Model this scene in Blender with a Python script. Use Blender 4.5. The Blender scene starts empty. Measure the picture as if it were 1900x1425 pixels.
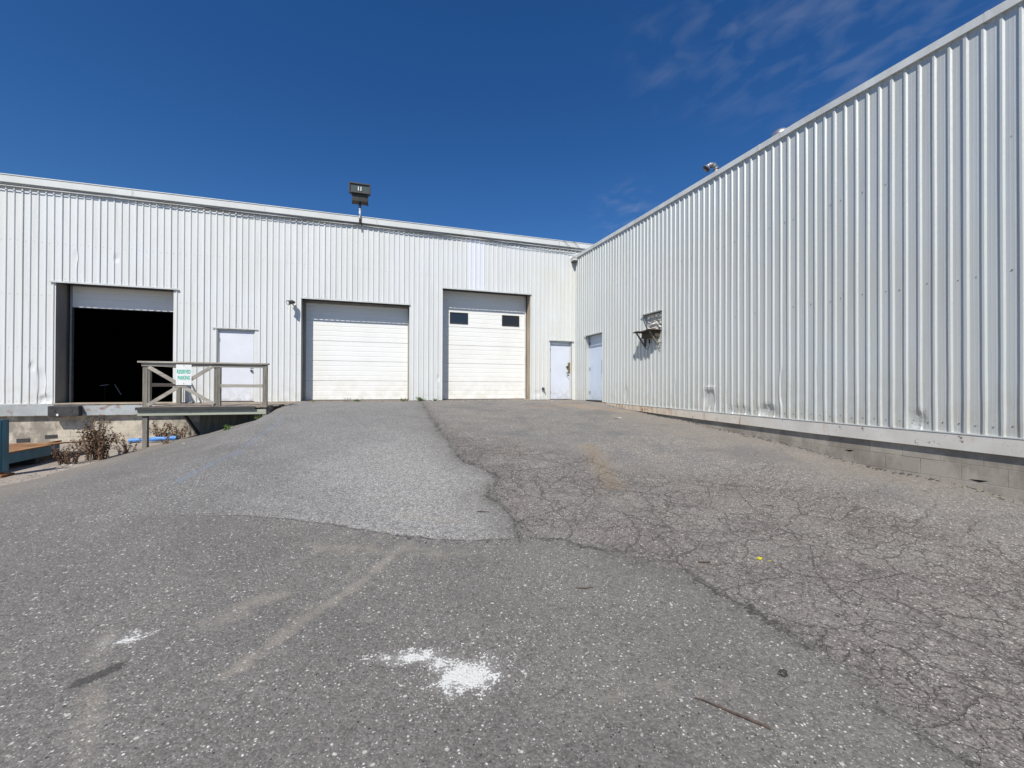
import bpy, math, random
import numpy as np
from mathutils import Vector, Matrix
random.seed(7); rng = np.random.default_rng(7)
S = bpy.context.scene; COL = S.collection
R = math.radians

# ------------------------------------------------------------------ camera
cam = bpy.data.cameras.new('camera'); camo = bpy.data.objects.new('camera', cam); COL.objects.link(camo)
cam.sensor_width = 36; cam.lens = 781/1900*36; cam.clip_start = .05; cam.clip_end = 3000
camo.matrix_world = Matrix.Rotation(R(-17.9), 4, 'Z') @ Matrix.Rotation(R(90.33), 4, 'X') @ Matrix.Rotation(R(.20), 4, 'Z')
S.camera = camo
# ------------------------------------------------------------------ light
SUN = Vector((-.64, -1, 1.37)).normalized()
EL = math.asin(SUN.z); ROT = math.atan2(SUN.x, SUN.y) % (2*math.pi)
w = bpy.data.worlds.new('World'); S.world = w; w.use_nodes = True
nt = w.node_tree; nt.nodes.clear(); N = nt.nodes; L = nt.links
wo = N.new('ShaderNodeOutputWorld'); bg = N.new('ShaderNodeBackground'); sky = N.new('ShaderNodeTexSky')
sky.sky_type = 'NISHITA'; sky.sun_disc = False; sky.sun_elevation = EL; sky.sun_rotation = ROT
sky.altitude = 100; sky.air_density = 1.0; sky.dust_density = .1; sky.ozone_density = 5.0
bg.inputs[1].default_value = .085
# thin cirrus: stretched noise on the sky directions
tc = N.new('ShaderNodeTexCoord')
def wmath(op, a, b=None, c=None):
    n = N.new('ShaderNodeMath'); n.operation = op
    for i, v in enumerate((a, b, c)):
        if v is None: continue
        if hasattr(v, 'is_output'): L.new(v, n.inputs[i])
        else: n.inputs[i].default_value = v
    return n.outputs[0]
sp = N.new('ShaderNodeSeparateXYZ'); L.new(tc.outputs['Generated'], sp.inputs[0])
zz = wmath('MAXIMUM', sp.outputs[2], .03)
cx = wmath('DIVIDE', sp.outputs[0], zz); cy = wmath('DIVIDE', sp.outputs[1], zz)
cb = N.new('ShaderNodeCombineXYZ'); L.new(cx, cb.inputs[0]); L.new(cy, cb.inputs[1])
mp = N.new('ShaderNodeMapping'); mp.inputs['Rotation'].default_value = (0, 0, R(25)); mp.inputs['Scale'].default_value = (1.7, 1.3, 1)
L.new(cb.outputs[0], mp.inputs[0])
cn = N.new('ShaderNodeTexNoise'); cn.inputs['Scale'].default_value = 5.5; cn.inputs['Detail'].default_value = 6; cn.inputs['Roughness'].default_value = .5; cn.inputs['Distortion'].default_value = .35
L.new(mp.outputs[0], cn.inputs[0])
cr = N.new('ShaderNodeMapRange'); cr.inputs[1].default_value = .45; cr.inputs[2].default_value = .78; L.new(cn.outputs[0], cr.inputs[0])
def blob(cx0, cy0, r0, r1):      # where the cirrus is: soft region round a direction
    v = N.new('ShaderNodeVectorMath'); v.operation = 'DISTANCE'; L.new(tc.outputs['Generated'], v.inputs[0])
    v.inputs[1].default_value = Vector((cx0, cy0[0], cy0[1])).normalized()
    m = N.new('ShaderNodeMapRange'); m.interpolation_type = 'SMOOTHSTEP'
    m.inputs[1].default_value = r1; m.inputs[2].default_value = r0; m.inputs[3].default_value = 0; m.inputs[4].default_value = 1
    L.new(v.outputs['Value'], m.inputs[0]); return m.outputs[0]
reg = wmath('MAXIMUM', wmath('MAXIMUM', blob(.615, (.507, .64), .06, .24), blob(.727, (.43, .536), .06, .22)), wmath('MAXIMUM', wmath('MULTIPLY', blob(.50, (.62, .60), .02, .12), .8), wmath('MULTIPLY', blob(.504, (.779, .371), .01, .09), 1.2)))
cm = wmath('MULTIPLY', wmath('MULTIPLY', cr.outputs[0], reg), .21)
hs = N.new('ShaderNodeHueSaturation'); hs.inputs['Saturation'].default_value = 1.26; hs.inputs['Value'].default_value = .98; hs.inputs['Hue'].default_value = .508
L.new(sky.outputs[0], hs.inputs['Color'])
mx = N.new('ShaderNodeMix'); mx.data_type = 'RGBA'; L.new(cm, mx.inputs[0]); L.new(hs.outputs[0], mx.inputs[6]); mx.inputs[7].default_value = (3.6, 4.1, 5.2, 1)
L.new(mx.outputs[2], bg.inputs[0]); L.new(bg.outputs[0], wo.inputs[0])
sl = bpy.data.lights.new('sun', 'SUN'); sl.energy = 4.7; sl.angle = R(.53); sl.color = (1, .955, .88)
so = bpy.data.objects.new('sun', sl); COL.objects.link(so); so.rotation_euler = (-SUN).to_track_quat('-Z', 'Y').to_euler(); so.location = (-5, -8, 12)
S.view_settings.view_transform = 'Standard'; S.view_settings.look = 'None'; S.view_settings.exposure = .27; S.view_settings.gamma = 1
S.render.resolution_x = 1024; S.render.resolution_y = 768
S.cycles.max_bounces = 6

# ------------------------------------------------------------------ node helpers
class NT:
    def __init__(s, name):
        s.m = bpy.data.materials.new(name); s.m.use_nodes = True; s.t = s.m.node_tree
        s.b = s.t.nodes['Principled BSDF']; s.pos = s.n('ShaderNodeNewGeometry').outputs['Position']
    def n(s, t): return s.t.nodes.new(t)
    def _in(s, sock, v):
        if v is None: return
        if hasattr(v, 'is_output'): s.t.links.new(v, sock)
        else: sock.default_value = v
    def math(s, op, a, b=None, c=None, clamp=False):
        n = s.n('ShaderNodeMath'); n.operation = op; n.use_clamp = clamp
        for i, v in enumerate((a, b, c)): s._in(n.inputs[i], v)
        return n.outputs[0]
    def mul(s, a, b): return s.math('MULTIPLY', a, b)
    def add(s, a, b): return s.math('ADD', a, b)
    def rng(s, v, a, b, c=0., d=1., smooth=False):
        n = s.n('ShaderNodeMapRange'); s._in(n.inputs[0], v)
        if smooth: n.interpolation_type = 'SMOOTHSTEP'
        for i, x in enumerate((a, b, c, d)): s._in(n.inputs[i+1], x)
        return n.outputs[0]
    def vec(s, v=None, scale=(1, 1, 1), loc=(0, 0, 0), rot=(0, 0, 0)):
        n = s.n('ShaderNodeMapping'); s._in(n.inputs[0], v if v is not None else s.pos)
        n.inputs['Scale'].default_value = scale; n.inputs['Location'].default_value = loc; n.inputs['Rotation'].default_value = rot
        return n.outputs[0]
    def noise(s, scale, detail=4, rough=.55, v=None, dist=0.):
        n = s.n('ShaderNodeTexNoise'); s._in(n.inputs['Vector'], v if v is not None else s.pos)
        n.inputs['Scale'].default_value = scale; n.inputs['Detail'].default_value = detail; n.inputs['Roughness'].default_value = rough; n.inputs['Distortion'].default_value = dist
        return n.outputs[0]
    def vor(s, scale, v=None, feature='F1', out='Distance', rnd=1.):
        n = s.n('ShaderNodeTexVoronoi'); n.feature = feature; s._in(n.inputs['Vector'], v if v is not None else s.pos)
        n.inputs['Scale'].default_value = scale; n.inputs['Randomness'].default_value = rnd
        return n.outputs[out]
    def mix(s, f, a, b, blend='MIX'):
        n = s.n('ShaderNodeMix'); n.data_type = 'RGBA'; n.blend_type = blend
        s._in(n.inputs[0], f); s._in(n.inputs[6], a if hasattr(a, 'is_output') else (*a, 1)); s._in(n.inputs[7], b if hasattr(b, 'is_output') else (*b, 1))
        return n.outputs[2]
    def attr(s, name):
        n = s.n('ShaderNodeAttribute'); n.attribute_name = name; return n.outputs['Fac']
    def sep(s, v):
        n = s.n('ShaderNodeSeparateXYZ'); s._in(n.inputs[0], v); return n.outputs
    def comb(s, x, y, z=0.):
        n = s.n('ShaderNodeCombineXYZ'); s._in(n.inputs[0], x); s._in(n.inputs[1], y); s._in(n.inputs[2], z); return n.outputs[0]
    def bump(s, h, strength=.3, dist=.01, prev=None):
        n = s.n('ShaderNodeBump'); n.inputs['Strength'].default_value = strength; n.inputs['Distance'].default_value = dist
        s._in(n.inputs['Height'], h)
        if prev is not None: s._in(n.inputs['Normal'], prev)
        return n.outputs[0]
    def done(s, col, rough=.6, nrm=None, metal=0., spec=.5):
        s._in(s.b.inputs['Base Color'], col if hasattr(col, 'is_output') else (*col, 1)); s._in(s.b.inputs['Roughness'], rough)
        s.b.inputs['Metallic'].default_value = metal; s.b.inputs['Specular IOR Level'].default_value = spec
        if nrm is not None: s._in(s.b.inputs['Normal'], nrm)
        return s.m

def paint(name, c, c2=None, scale=6, rough=.55, metal=0., bump=.15, spec=.5, streak=True, amt=1.):
    t = NT(name); c2 = c2 or tuple(x*.72 for x in c)
    v = t.vec(scale=(1, 1, .25) if streak else (1, 1, 1))
    f = t.rng(t.noise(scale, 6, .6, v), .38, .72, 0, amt)
    col = t.mix(f, c, c2)
    g = t.rng(t.noise(scale*14, 3, .6), .3, .8)
    col = t.mix(t.mul(g, .18), col, tuple(x*.55 for x in c2))
    return t.done(col, t.rng(g, 0, 1, rough-.08, rough+.12), t.bump(g, bump, .003), metal, spec)

# ---- siding
def siding_mat(name, base, horiz, metal=0.):
    t = NT(name); x, y, z = t.sep(t.pos)
    h = x if horiz == 'X' else y
    big = t.noise(.55, 3, .5)
    # every sheet of five ribs has aged a little differently
    sheet = t.math('FLOOR', t.math('DIVIDE', h, .762)); wn = t.n('ShaderNodeTexWhiteNoise'); wn.noise_dimensions = '1D'; t._in(wn.inputs['W'], sheet)
    col = t.mix(t.rng(wn.outputs['Value'], 0, 1, 0, .5), base, tuple(c*k for c, k in zip(base, (.955, .985, 1.0))))
    col = t.mix(t.rng(big, .42, .62, 0, .45), col, tuple(c*k for c, k in zip(base, (.97, .94, .88))))
    st = t.noise(3.0, 5, .65, t.vec(scale=(3.2, 3.2, .16)))
    col = t.mix(t.rng(st, .50, .78, 0, .30), col, (.40, .385, .35))
    fl = t.noise(22, 4, .7); col = t.mix(t.rng(fl, .62, .78, 0, .18), col, (.36, .35, .33))
    # splash dirt near the foot of the wall
    low = t.rng(z, -.5, .35, 1, 0); lown = t.mul(low, t.rng(t.noise(5, 5, .65), .40, .70))
    col = t.mix(t.mul(lown, .45), col, (.42, .37, .28))
    rs = t.mul(t.rng(t.noise(9, 5, .7, t.vec(loc=(4, 2, 0), scale=(1, 1, .4))), .66, .74), t.rng(z, -.5, .9, 1, .0))
    col = t.mix(t.mul(rs, .5), col, (.25, .13, .06))
    if horiz == 'X':
        # a newer, bluer sheet over the tallest roller door, and tan weathering by the corner
        m = t.mul(t.mul(t.rng(x, 2.84, 2.86), t.rng(x, 3.42, 3.44, 1, 0)), t.rng(z, 3.15, 3.2))
        col = t.mix(t.mul(m, .85), col, (.67, .69, .74))
        m2 = t.mul(t.rng(x, 4.6, 6.0), t.rng(t.noise(1.4, 4, .6), .35, .6)); col = t.mix(t.mul(m2, .35), col, (.60, .57, .49))
    oil = t.noise(2.2, 2, .4, t.vec(scale=(1, 1, .35), loc=(1, 7, 3)))
    nb = t.bump(oil, .22, .05); nb = t.bump(t.noise(60, 3, .6), .05, .002, nb)
    return t.done(col, t.rng(fl, .3, .7, .40, .54), nb, metal, .55)
M = {}
M['side_back'] = siding_mat('painted_ribbed_siding', (.64, .655, .65), 'X')
M['side_wing'] = siding_mat('weathered_ribbed_siding', (.555, .575, .56), 'Y', .28)
M['fascia'] = paint('white_fascia_metal', (.66, .68, .66), (.58, .59, .56), 1.2, .42, bump=.05)
M['flash'] = paint('flashing_metal', (.62, .64, .63), (.46, .46, .44), 3, .42, bump=.05)
M['darkgap'] = paint('dark_steel_and_shade', (.05, .05, .05), (.03, .03, .03), 4, .7)  # dark steel parts; also painted shade on platform edge and bay lintels
M['jamb'] = paint('jamb_steel_dull', (.36, .35, .32), (.22, .21, .19), 2.2, .6)
M['jamb_tan'] = paint('jamb_old_board', (.42, .35, .26), (.26, .21, .16), 3.5, .75)
M['seal'] = paint('black_rubber_seal', (.03, .03, .03), (.02, .02, .02), 5, .7)
M['screw'] = paint('dull_screw', (.27, .27, .27), (.08, .075, .07), 9, .5)
M['screw_pale'] = paint('pale_screw', (.36, .36, .35), (.22, .21, .20), 12, .5)
M['blackplastic'] = paint('black_frame', (.018, .018, .02), (.03, .03, .03), 5, .5)
M['rubber'] = paint('bumper_rubber', (.025, .025, .027), (.06, .058, .055), 9, .75, streak=False)
M['bluepaint'] = paint('faded_blue_plastic', (.07, .25, .62), (.05, .18, .45), 9, .5, streak=False)
M['teal'] = paint('teal_painted_steel', (.045, .17, .24), (.03, .09, .12), 6, .45)
M['galv'] = paint('galvanised_steel', (.46, .47, .48), (.34, .34, .35), 12, .38, metal=.75, streak=False)
M['bronze'] = paint('bronze_floodlight_housing', (.045, .04, .035), (.03, .027, .024), 9, .5)
M['whitepl'] = paint('white_fixture', (.72, .72, .70), (.55, .54, .5), 12, .45)
M['brass'] = paint('worn_brass_plate', (.42, .30, .13), (.16, .12, .08), 25, .4, metal=.6)
M['steel_dark'] = paint('dark_hardware', (.10, .10, .105), (.06, .055, .05), 25, .4, metal=.5)
M['cable'] = paint('black_cable', (.03, .03, .03), (.05, .05, .05), 20, .6)
M['roof'] = paint('flat_roof_membrane', (.28, .28, .27), (.2, .2, .2), 1, .85)
M['paper'] = paint('litter_paper', (.75, .75, .72), (.6, .58, .52), 30, .8, streak=False)
M['yellow'] = paint('yellow_plastic', (.62, .54, .03), (.45, .38, .03), 30, .4, streak=False)
M['twig'] = paint('dry_twig', (.10, .065, .05), (.05, .035, .03), 40, .8)
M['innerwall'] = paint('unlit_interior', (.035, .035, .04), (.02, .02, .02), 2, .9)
M['brick'] = paint('broken_red_brick', (.33, .12, .06), (.2, .09, .06), 18, .85, streak=False)

def door_mat():      # sectional overhead door
    t = NT('white_sectional_door'); x, y, z = t.sep(t.pos)
    col = t.mix(t.rng(t.noise(1.3, 4, .6), .4, .68, 0, .35), (.78, .78, .755), (.70, .69, .63))
    sc = t.noise(6, 7, .72, t.vec(scale=(.6, 1, 1.4))); col = t.mix(t.rng(sc, .60, .74, 0, .38), col, (.48, .46, .40))
    col = t.mix(t.mul(t.rng(z, -.46, .5, 1, 0), t.rng(t.noise(4, 5, .6), .42, .66, 0, .5)), col, (.55, .51, .40))
    mk = t.rng(t.noise(26, 3, .5), .74, .78); col = t.mix(t.mul(mk, .6), col, (.18, .17, .15))
    return t.done(col, .42, t.bump(t.noise(2.5, 3, .5), .18, .03), 0, .45)
M['door'] = door_mat()
def pdoor_mat(name, c):
    t = NT(name)
    col = t.mix(t.rng(t.noise(2.0, 5, .6), .35, .7, 0, .6), c, tuple(k*.88 for k in c))
    col = t.mix(t.rng(t.noise(11, 6, .7), .60, .75, 0, .30), col, (.42, .42, .42))
    z = t.sep(t.pos)[2]
    col = t.mix(t.mul(t.rng(z, -.46, .1, 1, 0), t.rng(t.noise(7, 5, .6), .40, .62, 0, .55)), col, (.36, .33, .28))
    return t.done(col, .48, t.bump(t.noise(3, 3, .5), .12, .02), 0, .45)
M['pdoor'] = pdoor_mat('pale_grey_blue_door', (.62, .66, .74)); M['pdoor_w'] = pdoor_mat('pale_white_door', (.68, .70, .75))
M['pdoor_b'] = pdoor_mat('pale_blue_door', (.55, .63, .75))

def block_mat(name, horiz, a, b, tint, stain):
    t = NT(name); x, y, z = t.sep(t.pos); h = x if horiz == 'X' else y
    n = t.n('ShaderNodeTexBrick'); t._in(n.inputs['Vector'], t.comb(h, t.math('ADD', z, .92))); gr_ = t.rng(t.noise(1.3, 4, .6, t.vec(loc=(8, 1, 2))), .42, .58); n.inputs['Scale'].default_value = 1
    n.inputs['Brick Width'].default_value = .4; n.inputs['Row Height'].default_value = .2; n.inputs['Mortar Size'].default_value = .0055; n.inputs['Mortar Smooth'].default_value = .6; n.inputs['Bias'].default_value = 0
    n.inputs['Color1'].default_value = (*a, 1); n.inputs['Color2'].default_value = (*b, 1); n.inputs['Mortar'].default_value = (*[k*.28 for k in b], 1)
    col = t.mix(t.add(t.mul(gr_, .55), .25), n.outputs['Color'], tint); col = t.mix(t.rng(t.noise(2.6, 6, .65, None, .8), .47, .55, 0, .75), col, tint)
    col = t.mix(t.rng(t.noise(1.7, 6, .68, t.vec(loc=(3, 5, 1), scale=(1, 1, .7))), .44, .57, 0, .85), col, stain)
    col = t.mix(t.rng(t.noise(45, 4, .7), .35, .7, 0, .25), col, stain)
    hb = t.math('SUBTRACT', t.mul(t.noise(55, 4, .7), .35), n.outputs['Fac'])
    return t.done(col, .9, t.bump(hb, .5, .006), 0, .2)
M['block_back'] = block_mat('painted_block_foundation', 'X', (.47, .42, .335), (.42, .375, .30), (.58, .52, .42), (.20, .18, .155))
M['block_wing'] = block_mat('grey_block_foundation', 'Y', (.36, .325, .275), (.29, .262, .225), (.37, .34, .29), (.215, .19, .16))

def beam_mat():
    t = NT('painted_rusting_beam'); x, y, z = t.sep(t.pos)
    col = t.mix(t.rng(t.noise(1.8, 4, .6), .35, .65), (.60, .585, .545), (.50, .475, .43))
    far = t.rng(y, 5.2, 9.2, .0, 1.0); col = t.mix(t.mul(far, .6), col, (.60, .50, .36))
    drip = t.noise(4.5, 6, .68, t.vec(scale=(2.2, 2.2, .30)))
    m = t.rng(t.add(drip, t.mul(far, .13)), .62, .74)
    col = t.mix(t.mul(m, .75), col, (.42, .23, .11))
    bot = t.noise(13, 5, .7); m2 = t.rng(t.add(bot, t.mul(far, .04)), .61, .68)
    col = t.mix(t.mul(m2, .85), col, (.15, .06, .035))
    return t.done(col, .62, t.bump(m2, .5, -.004), 0, .35)
M['beam'] = beam_mat()
def rust_ledge():
    t = NT('grey_ledge_steel'); z = t.sep(t.pos)[2]
    col = t.mix(t.rng(t.noise(2.5, 5, .6), .35, .65), (.40, .43, .44), (.30, .315, .315))
    edge = t.math('MAXIMUM', t.rng(z, -.74, -.79), t.mul(t.rng(z, -.54, -.495), .7))
    m = t.rng(t.add(t.noise(3.5, 6, .7, t.vec(scale=(1, 1, 2))), t.mul(edge, .17)), .60, .68)
    col = t.mix(t.mul(m, .85), col, (.22, .10, .06))
    return t.done(col, .6, t.bump(t.noise(40, 3, .6), .2, .003), 0, .35)
M['ledge'] = rust_ledge()
def rusty():
    t = NT('rusty_steel_bed')
    col = t.mix(t.rng(t.noise(3.2, 6, .65, t.vec(scale=(2.5, .5, 1))), .38, .62), (.35, .20, .09), (.17, .075, .035))
    col = t.mix(t.rng(t.noise(8, 5, .7), .58, .68, 0, .7), col, (.46, .36, .22))
    return t.done(col, .8, t.bump(t.noise(50, 4, .7), .4, .004), .2, .3)
M['rust'] = rusty()
def wood(name, axis, c1, c2, c3):
    t = NT(name); sc = {'X': (.5, 9, 9), 'Y': (9, .5, 9), 'Z': (9, 9, .5)}[axis]
    g = t.noise(3.2, 7, .68, t.vec(scale=sc)); f = t.noise(16, 5, .7, t.vec(scale=sc))
    col = t.mix(t.rng(g, .34, .66), c1, c2); col = t.mix(t.rng(f, .56, .66, 0, .75), col, c3)
    return t.done(col, .85, t.bump(f, .5, .004), 0, .2)
M['wood_x'] = wood('weathered_wood_rail', 'X', (.46, .43, .37), (.20, .18, .155), (.07, .06, .05))
M['wood_y'] = wood('weathered_wood_deck', 'Y', (.31, .27, .225), (.20, .165, .14), (.06, .05, .045))
M['wood_z'] = wood('weathered_wood_post', 'Z', (.26, .24, .205), (.12, .115, .10), (.04, .036, .03))
M['wood_dark'] = wood('dark_rotten_wood', 'Y', (.12, .095, .075), (.07, .055, .045), (.03, .025, .02))
M['wood_g'] = wood('mossy_wood_joist', 'X', (.40, .42, .34), (.30, .315, .255), (.10, .10, .08))
def tarp():
    t = NT('crinkled_foil_tarp')
    v = t.vec(scale=(1, .8, 2.2)); f = t.noise(9, 5, .6, v, 1.2)
    col = t.mix(t.rng(f, .4, .6), (.62, .60, .56), (.36, .34, .30))
    return t.done(col, .5, t.bump(f, .7, .04), 0, .4)
M['tarp'] = tarp()
def glass(name, c, r=.08):
    t = NT(name); return t.done(c, r, None, 0, .8)
M['pane'] = glass('dark_door_pane', (.018, .022, .03)); M['lens'] = glass('grey_floodlight_lens', (.06, .075, .06), .3); M['lamp'] = glass('unlit_lamp_tube', (.75, .75, .72), .2)
def leaf(name, a, b):
    t = NT(name); return t.done(t.mix(t.rng(t.noise(25, 3, .6), .35, .65), a, b), .8, None, 0, .2)
M['deadleaf'] = leaf('dry_brown_leaves', (.20, .13, .08), (.10, .062, .042)); M['drystem'] = leaf('dry_stalk', (.26, .18, .11), (.15, .10, .07))
M['green'] = leaf('green_weed', (.06, .13, .03), (.11, .16, .05)); M['olive'] = leaf('straw_weed', (.25, .23, .11), (.14, .15, .06))

# ------------------------------------------------------------------ mesh helpers
class MB:
    def __init__(s): s.v = []; s.f = []; s.cuts = []
    def add(s, vs, fs):
        o = len(s.v); s.cuts.append((o, len(s.f))); s.v += [tuple(v) for v in vs]; s.f += [tuple(o+i for i in f) for f in fs]; return s
    def box(s, x0, x1, y0, y1, z0, z1):
        return s.add([(x0,y0,z0),(x1,y0,z0),(x1,y1,z0),(x0,y1,z0),(x0,y0,z1),(x1,y0,z1),(x1,y1,z1),(x0,y1,z1)],
                     [(0,3,2,1),(4,5,6,7),(0,1,5,4),(1,2,6,5),(2,3,7,6),(3,0,4,7)])
    def beam(s, p, q, w, h, up=(0, 0, 1)):
        p = Vector(p); q = Vector(q); d = (q-p).normalized(); u = Vector(up)
        if abs(d.dot(u)) > .98: u = Vector((0, 1, 0))
        a = d.cross(u).normalized()*w/2; b = a.cross(d).normalized()*h/2
        return s.add([p-a-b, p+a-b, p+a+b, p-a+b, q-a-b, q+a-b, q+a+b, q-a+b], [(0,1,2,3),(7,6,5,4),(0,4,5,1),(1,5,6,2),(2,6,7,3),(3,7,4,0)])
    def tube(s, pts, r, n=10, cap=True):
        pts = [Vector(p) for p in pts]; rs = r if isinstance(r, (list, tuple)) else [r]*len(pts); vs = []; fs = []
        ref = None
        for i, p in enumerate(pts):
            d = (pts[min(i+1, len(pts)-1)]-pts[max(i-1, 0)]).normalized()
            if ref is None: ref = d.orthogonal().normalized()
            ref = (ref-d*ref.dot(d)).normalized(); b = d.cross(ref)
            for k in range(n):
                a = 2*math.pi*k/n; vs.append(p+(ref*math.cos(a)+b*math.sin(a))*rs[i])
        for i in range(len(pts)-1):
            for k in range(n):
                k2 = (k+1) % n; fs.append((i*n+k, i*n+k2, (i+1)*n+k2, (i+1)*n+k))
        if cap: fs += [tuple(range(n-1, -1, -1)), tuple((len(pts)-1)*n+k for k in range(n))]
        return s.add(vs, fs)
    def blob(s, c, r, seed=0, n=7, m=5, rough=.25):
        q = random.Random(seed); vs = []; fs = []
        c = Vector(c); r = r if isinstance(r, (tuple, list)) else (r, r, r)
        for j in range(1, m):
            for k in range(n):
                th = math.pi*j/m; ph = 2*math.pi*k/n; e = 1+q.uniform(-rough, rough)
                vs.append(c+Vector((r[0]*math.sin(th)*math.cos(ph), r[1]*math.sin(th)*math.sin(ph), r[2]*math.cos(th)))*e)
        top = len(vs); vs.append(c+Vector((0, 0, r[2]))); vs.append(c-Vector((0, 0, r[2])))
        for j in range(m-2):
            for k in range(n): k2 = (k+1) % n; fs.append((j*n+k, (j+1)*n+k, (j+1)*n+k2, j*n+k2))
        for k in range(n): k2 = (k+1) % n; fs.append((top, k, k2)); fs.append((top+1, (m-2)*n+k2, (m-2)*n+k))
        return s.add(vs, fs)
    def split(s, name, mat, parent=None, bevel=0.):      # each added piece an object of its own
        for (v0, f0), (v1, f1) in zip(s.cuts, s.cuts[1:]+[(len(s.v), len(s.f))]):
            m = MB(); m.v = s.v[v0:v1]; m.f = [tuple(i-v0 for i in f) for f in s.f[f0:f1]]; m.build(name, mat, parent, False, bevel)
    def build(s, name, mat, parent=None, smooth=False, bevel=0.):
        me = bpy.data.meshes.new(name)
        off = Vector(parent['_w']) if parent is not None and '_w' in parent.keys() else Vector((0, 0, 0))
        me.from_pydata([tuple(Vector(v)-off) for v in s.v], [], s.f); me.materials.append(M[mat] if isinstance(mat, str) else mat); me.update()
        if smooth: me.polygons.foreach_set('use_smooth', [True]*len(me.polygons))
        o = bpy.data.objects.new(name, me); COL.objects.link(o)
        if parent is not None:
            o.parent = parent
            if parent.type == 'MESH' or parent.parent is not None: pass
            o['_w'] = tuple(off)
        if bevel:
            bm = o.modifiers.new('bevel', 'BEVEL'); bm.width = bevel; bm.segments = 2; bm.limit_method = 'ANGLE'
        return o
def thing(name, label, cat, loc=(0, 0, 0), group=None):
    o = bpy.data.objects.new(name, None); COL.objects.link(o); o.location = loc; o['label'] = label; o['category'] = cat; o['_w'] = tuple(loc)
    o.empty_display_size = .2
    if group: o['group'] = group
    return o
def tag(o, label, cat, group=None, kind=None):
    if kind: o['kind'] = kind
    if label: o['label'] = label
    if cat: o['category'] = cat
    if group: o['group'] = group
    return o

# ------------------------------------------------------------------ ground: heights of the rising yard
CY_ = [-400,-6,0,2,3,4,5,6,7,8,9,10,11,12.3,13.6,40]
CZ_ = [-1.52,-1.52,-1.53,-1.5,-1.46,-1.38,-1.27,-1.14,-1.02,-.90,-.79,-.69,-.60,-.50,-.465,-.465]
RY_ = [-400,-6,0,2.67,3.3,4.1,4.7,5.08,5.6,6.07,6.7,7.5,8.33,9,10,11.1,11.6,13.6,40]
RZ_ = [-1.52,-1.5,-1.42,-1.26,-1.18,-1.14,-1.07,-1.01,-.96,-.924,-.87,-.81,-.76,-.72,-.67,-.565,-.50,-.465,-.465]
def sm(t): t = np.clip(t, 0, 1); return t*t*(3-2*t)
def Hraw(X, Y):
    c = np.interp(Y, CY_, CZ_); r = np.interp(Y, RY_, RZ_)
    z = c+(r-c)*sm((X-3.5)/3.25)
    low = np.interp(Y, [-400, 3, 7.3, 8.8, 40], [-1.53, -1.47, -1.445, -1.57, -1.57]); low = np.minimum(low, c)
    f = np.interp(-2.1-X, [0, .25, .6, 1.7, 2.85, 3.4, 4], [0, .05, .26, .60, .87, 1, 1])
    return z+(low-z)*f
def H(X, Y):
    X = np.asarray(X, float); Y = np.asarray(Y, float)
    u = (.010*np.sin(1.7*X+.8*Y+1)+.008*np.sin(2.9*Y-1.3*X)+.005*np.sin(5.1*X+3.7*Y))*sm((13.2-Y)/1.5)
    return Hraw(X, Y)+u
def hz(x, y): return float(H(x, y))

def axis(lo, d0, d1, hi, st):
    a = list(np.arange(d0, d1+1e-6, st)); s_, x = st, d0
    left = []
    while x > lo: s_ *= 1.35; x -= s_; left.append(x)
    s_, x = st, a[-1]; right = []
    while x < hi: s_ *= 1.35; x += s_; right.append(min(x, hi))
    return np.array(left[::-1]+a+right)
XS = axis(-60, -6.4, 7.15, 7.16, .045); XS = XS[XS <= 7.2]; YS = axis(-60, .9, 14.05, 14.06, .045); YS = YS[YS <= 14.12]
GX, GY = np.meshgrid(XS, YS)
def seg_sd(P, poly, closed=True):
    d = np.full(P[0].shape, 1e9); n = len(poly)
    for i in range(n if closed else n-1):
        ax, ay = poly[i]; bx, by = poly[(i+1) % n]; dx, dy = bx-ax, by-ay
        t = np.clip(((P[0]-ax)*dx+(P[1]-ay)*dy)/(dx*dx+dy*dy+1e-12), 0, 1)
        d = np.minimum(d, np.hypot(P[0]-ax-t*dx, P[1]-ay-t*dy))
    if not closed: return d
    ins = np.zeros(P[0].shape, bool)
    for i in range(n):
        ax, ay = poly[i]; bx, by = poly[(i+1) % n]
        c = ((ay > P[1]) != (by > P[1])); xx = (bx-ax)*(P[1]-ay)/((by-ay) if abs(by-ay) > 1e-9 else 1e-9)+ax
        ins ^= c & (P[0] < xx)
    return np.where(ins, d, -d)      # positive inside
crack = [(1.33,14.3),(1.30,13.1),(1.2,9.7),(1.19,8),(1.21,7),(1.23,6.14),(1.48,5.68),(1.51,5.24),(1.24,4.80),(1.35,4.47),(1.36,4.1),(1.25,3.66)]
lower = [(1.7,3.46),(2.02,3.11),(2.31,2.79),(2.37,2.32),(2.42,2.03),(2.38,1.76),(2.34,1.51),(2.29,1.27),(2.26,1.04),(2.2,-8)]
patch = crack+[(.77,3.81),(.21,4.06),(-.38,4.38),(-1.26,4.81),(-1.9,4.95),(-3.2,5.2),(-5.5,6.2),(-9,7),(-9,14.3)]
P = (GX, GY)
A = {}
A['patch'] = seg_sd(P, patch); A['cracked'] = seg_sd(P, crack+lower+[(9,-8),(9,14.3)])
def near(pts, r): return np.exp(-(seg_sd(P, pts, False)/r)**2)
A['white'] = np.maximum.reduce([.97*np.exp(-(((GX-.46)/.17)**2+((GY-2.16)/.12)**2)), .70*np.exp(-(((GX-.20)/.22)**2+((GY-2.37)/.07)**2)), .62*np.exp(-(((GX-.34)/.12)**2+((GY-2.28)/.08)**2)), .5*np.exp(-(((GX-.03)/.07)**2+((GY-2.40)/.06)**2)), .40*np.exp(-(((GX-.45)/.34)**2+((GY-2.2)/.22)**2))])
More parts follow.
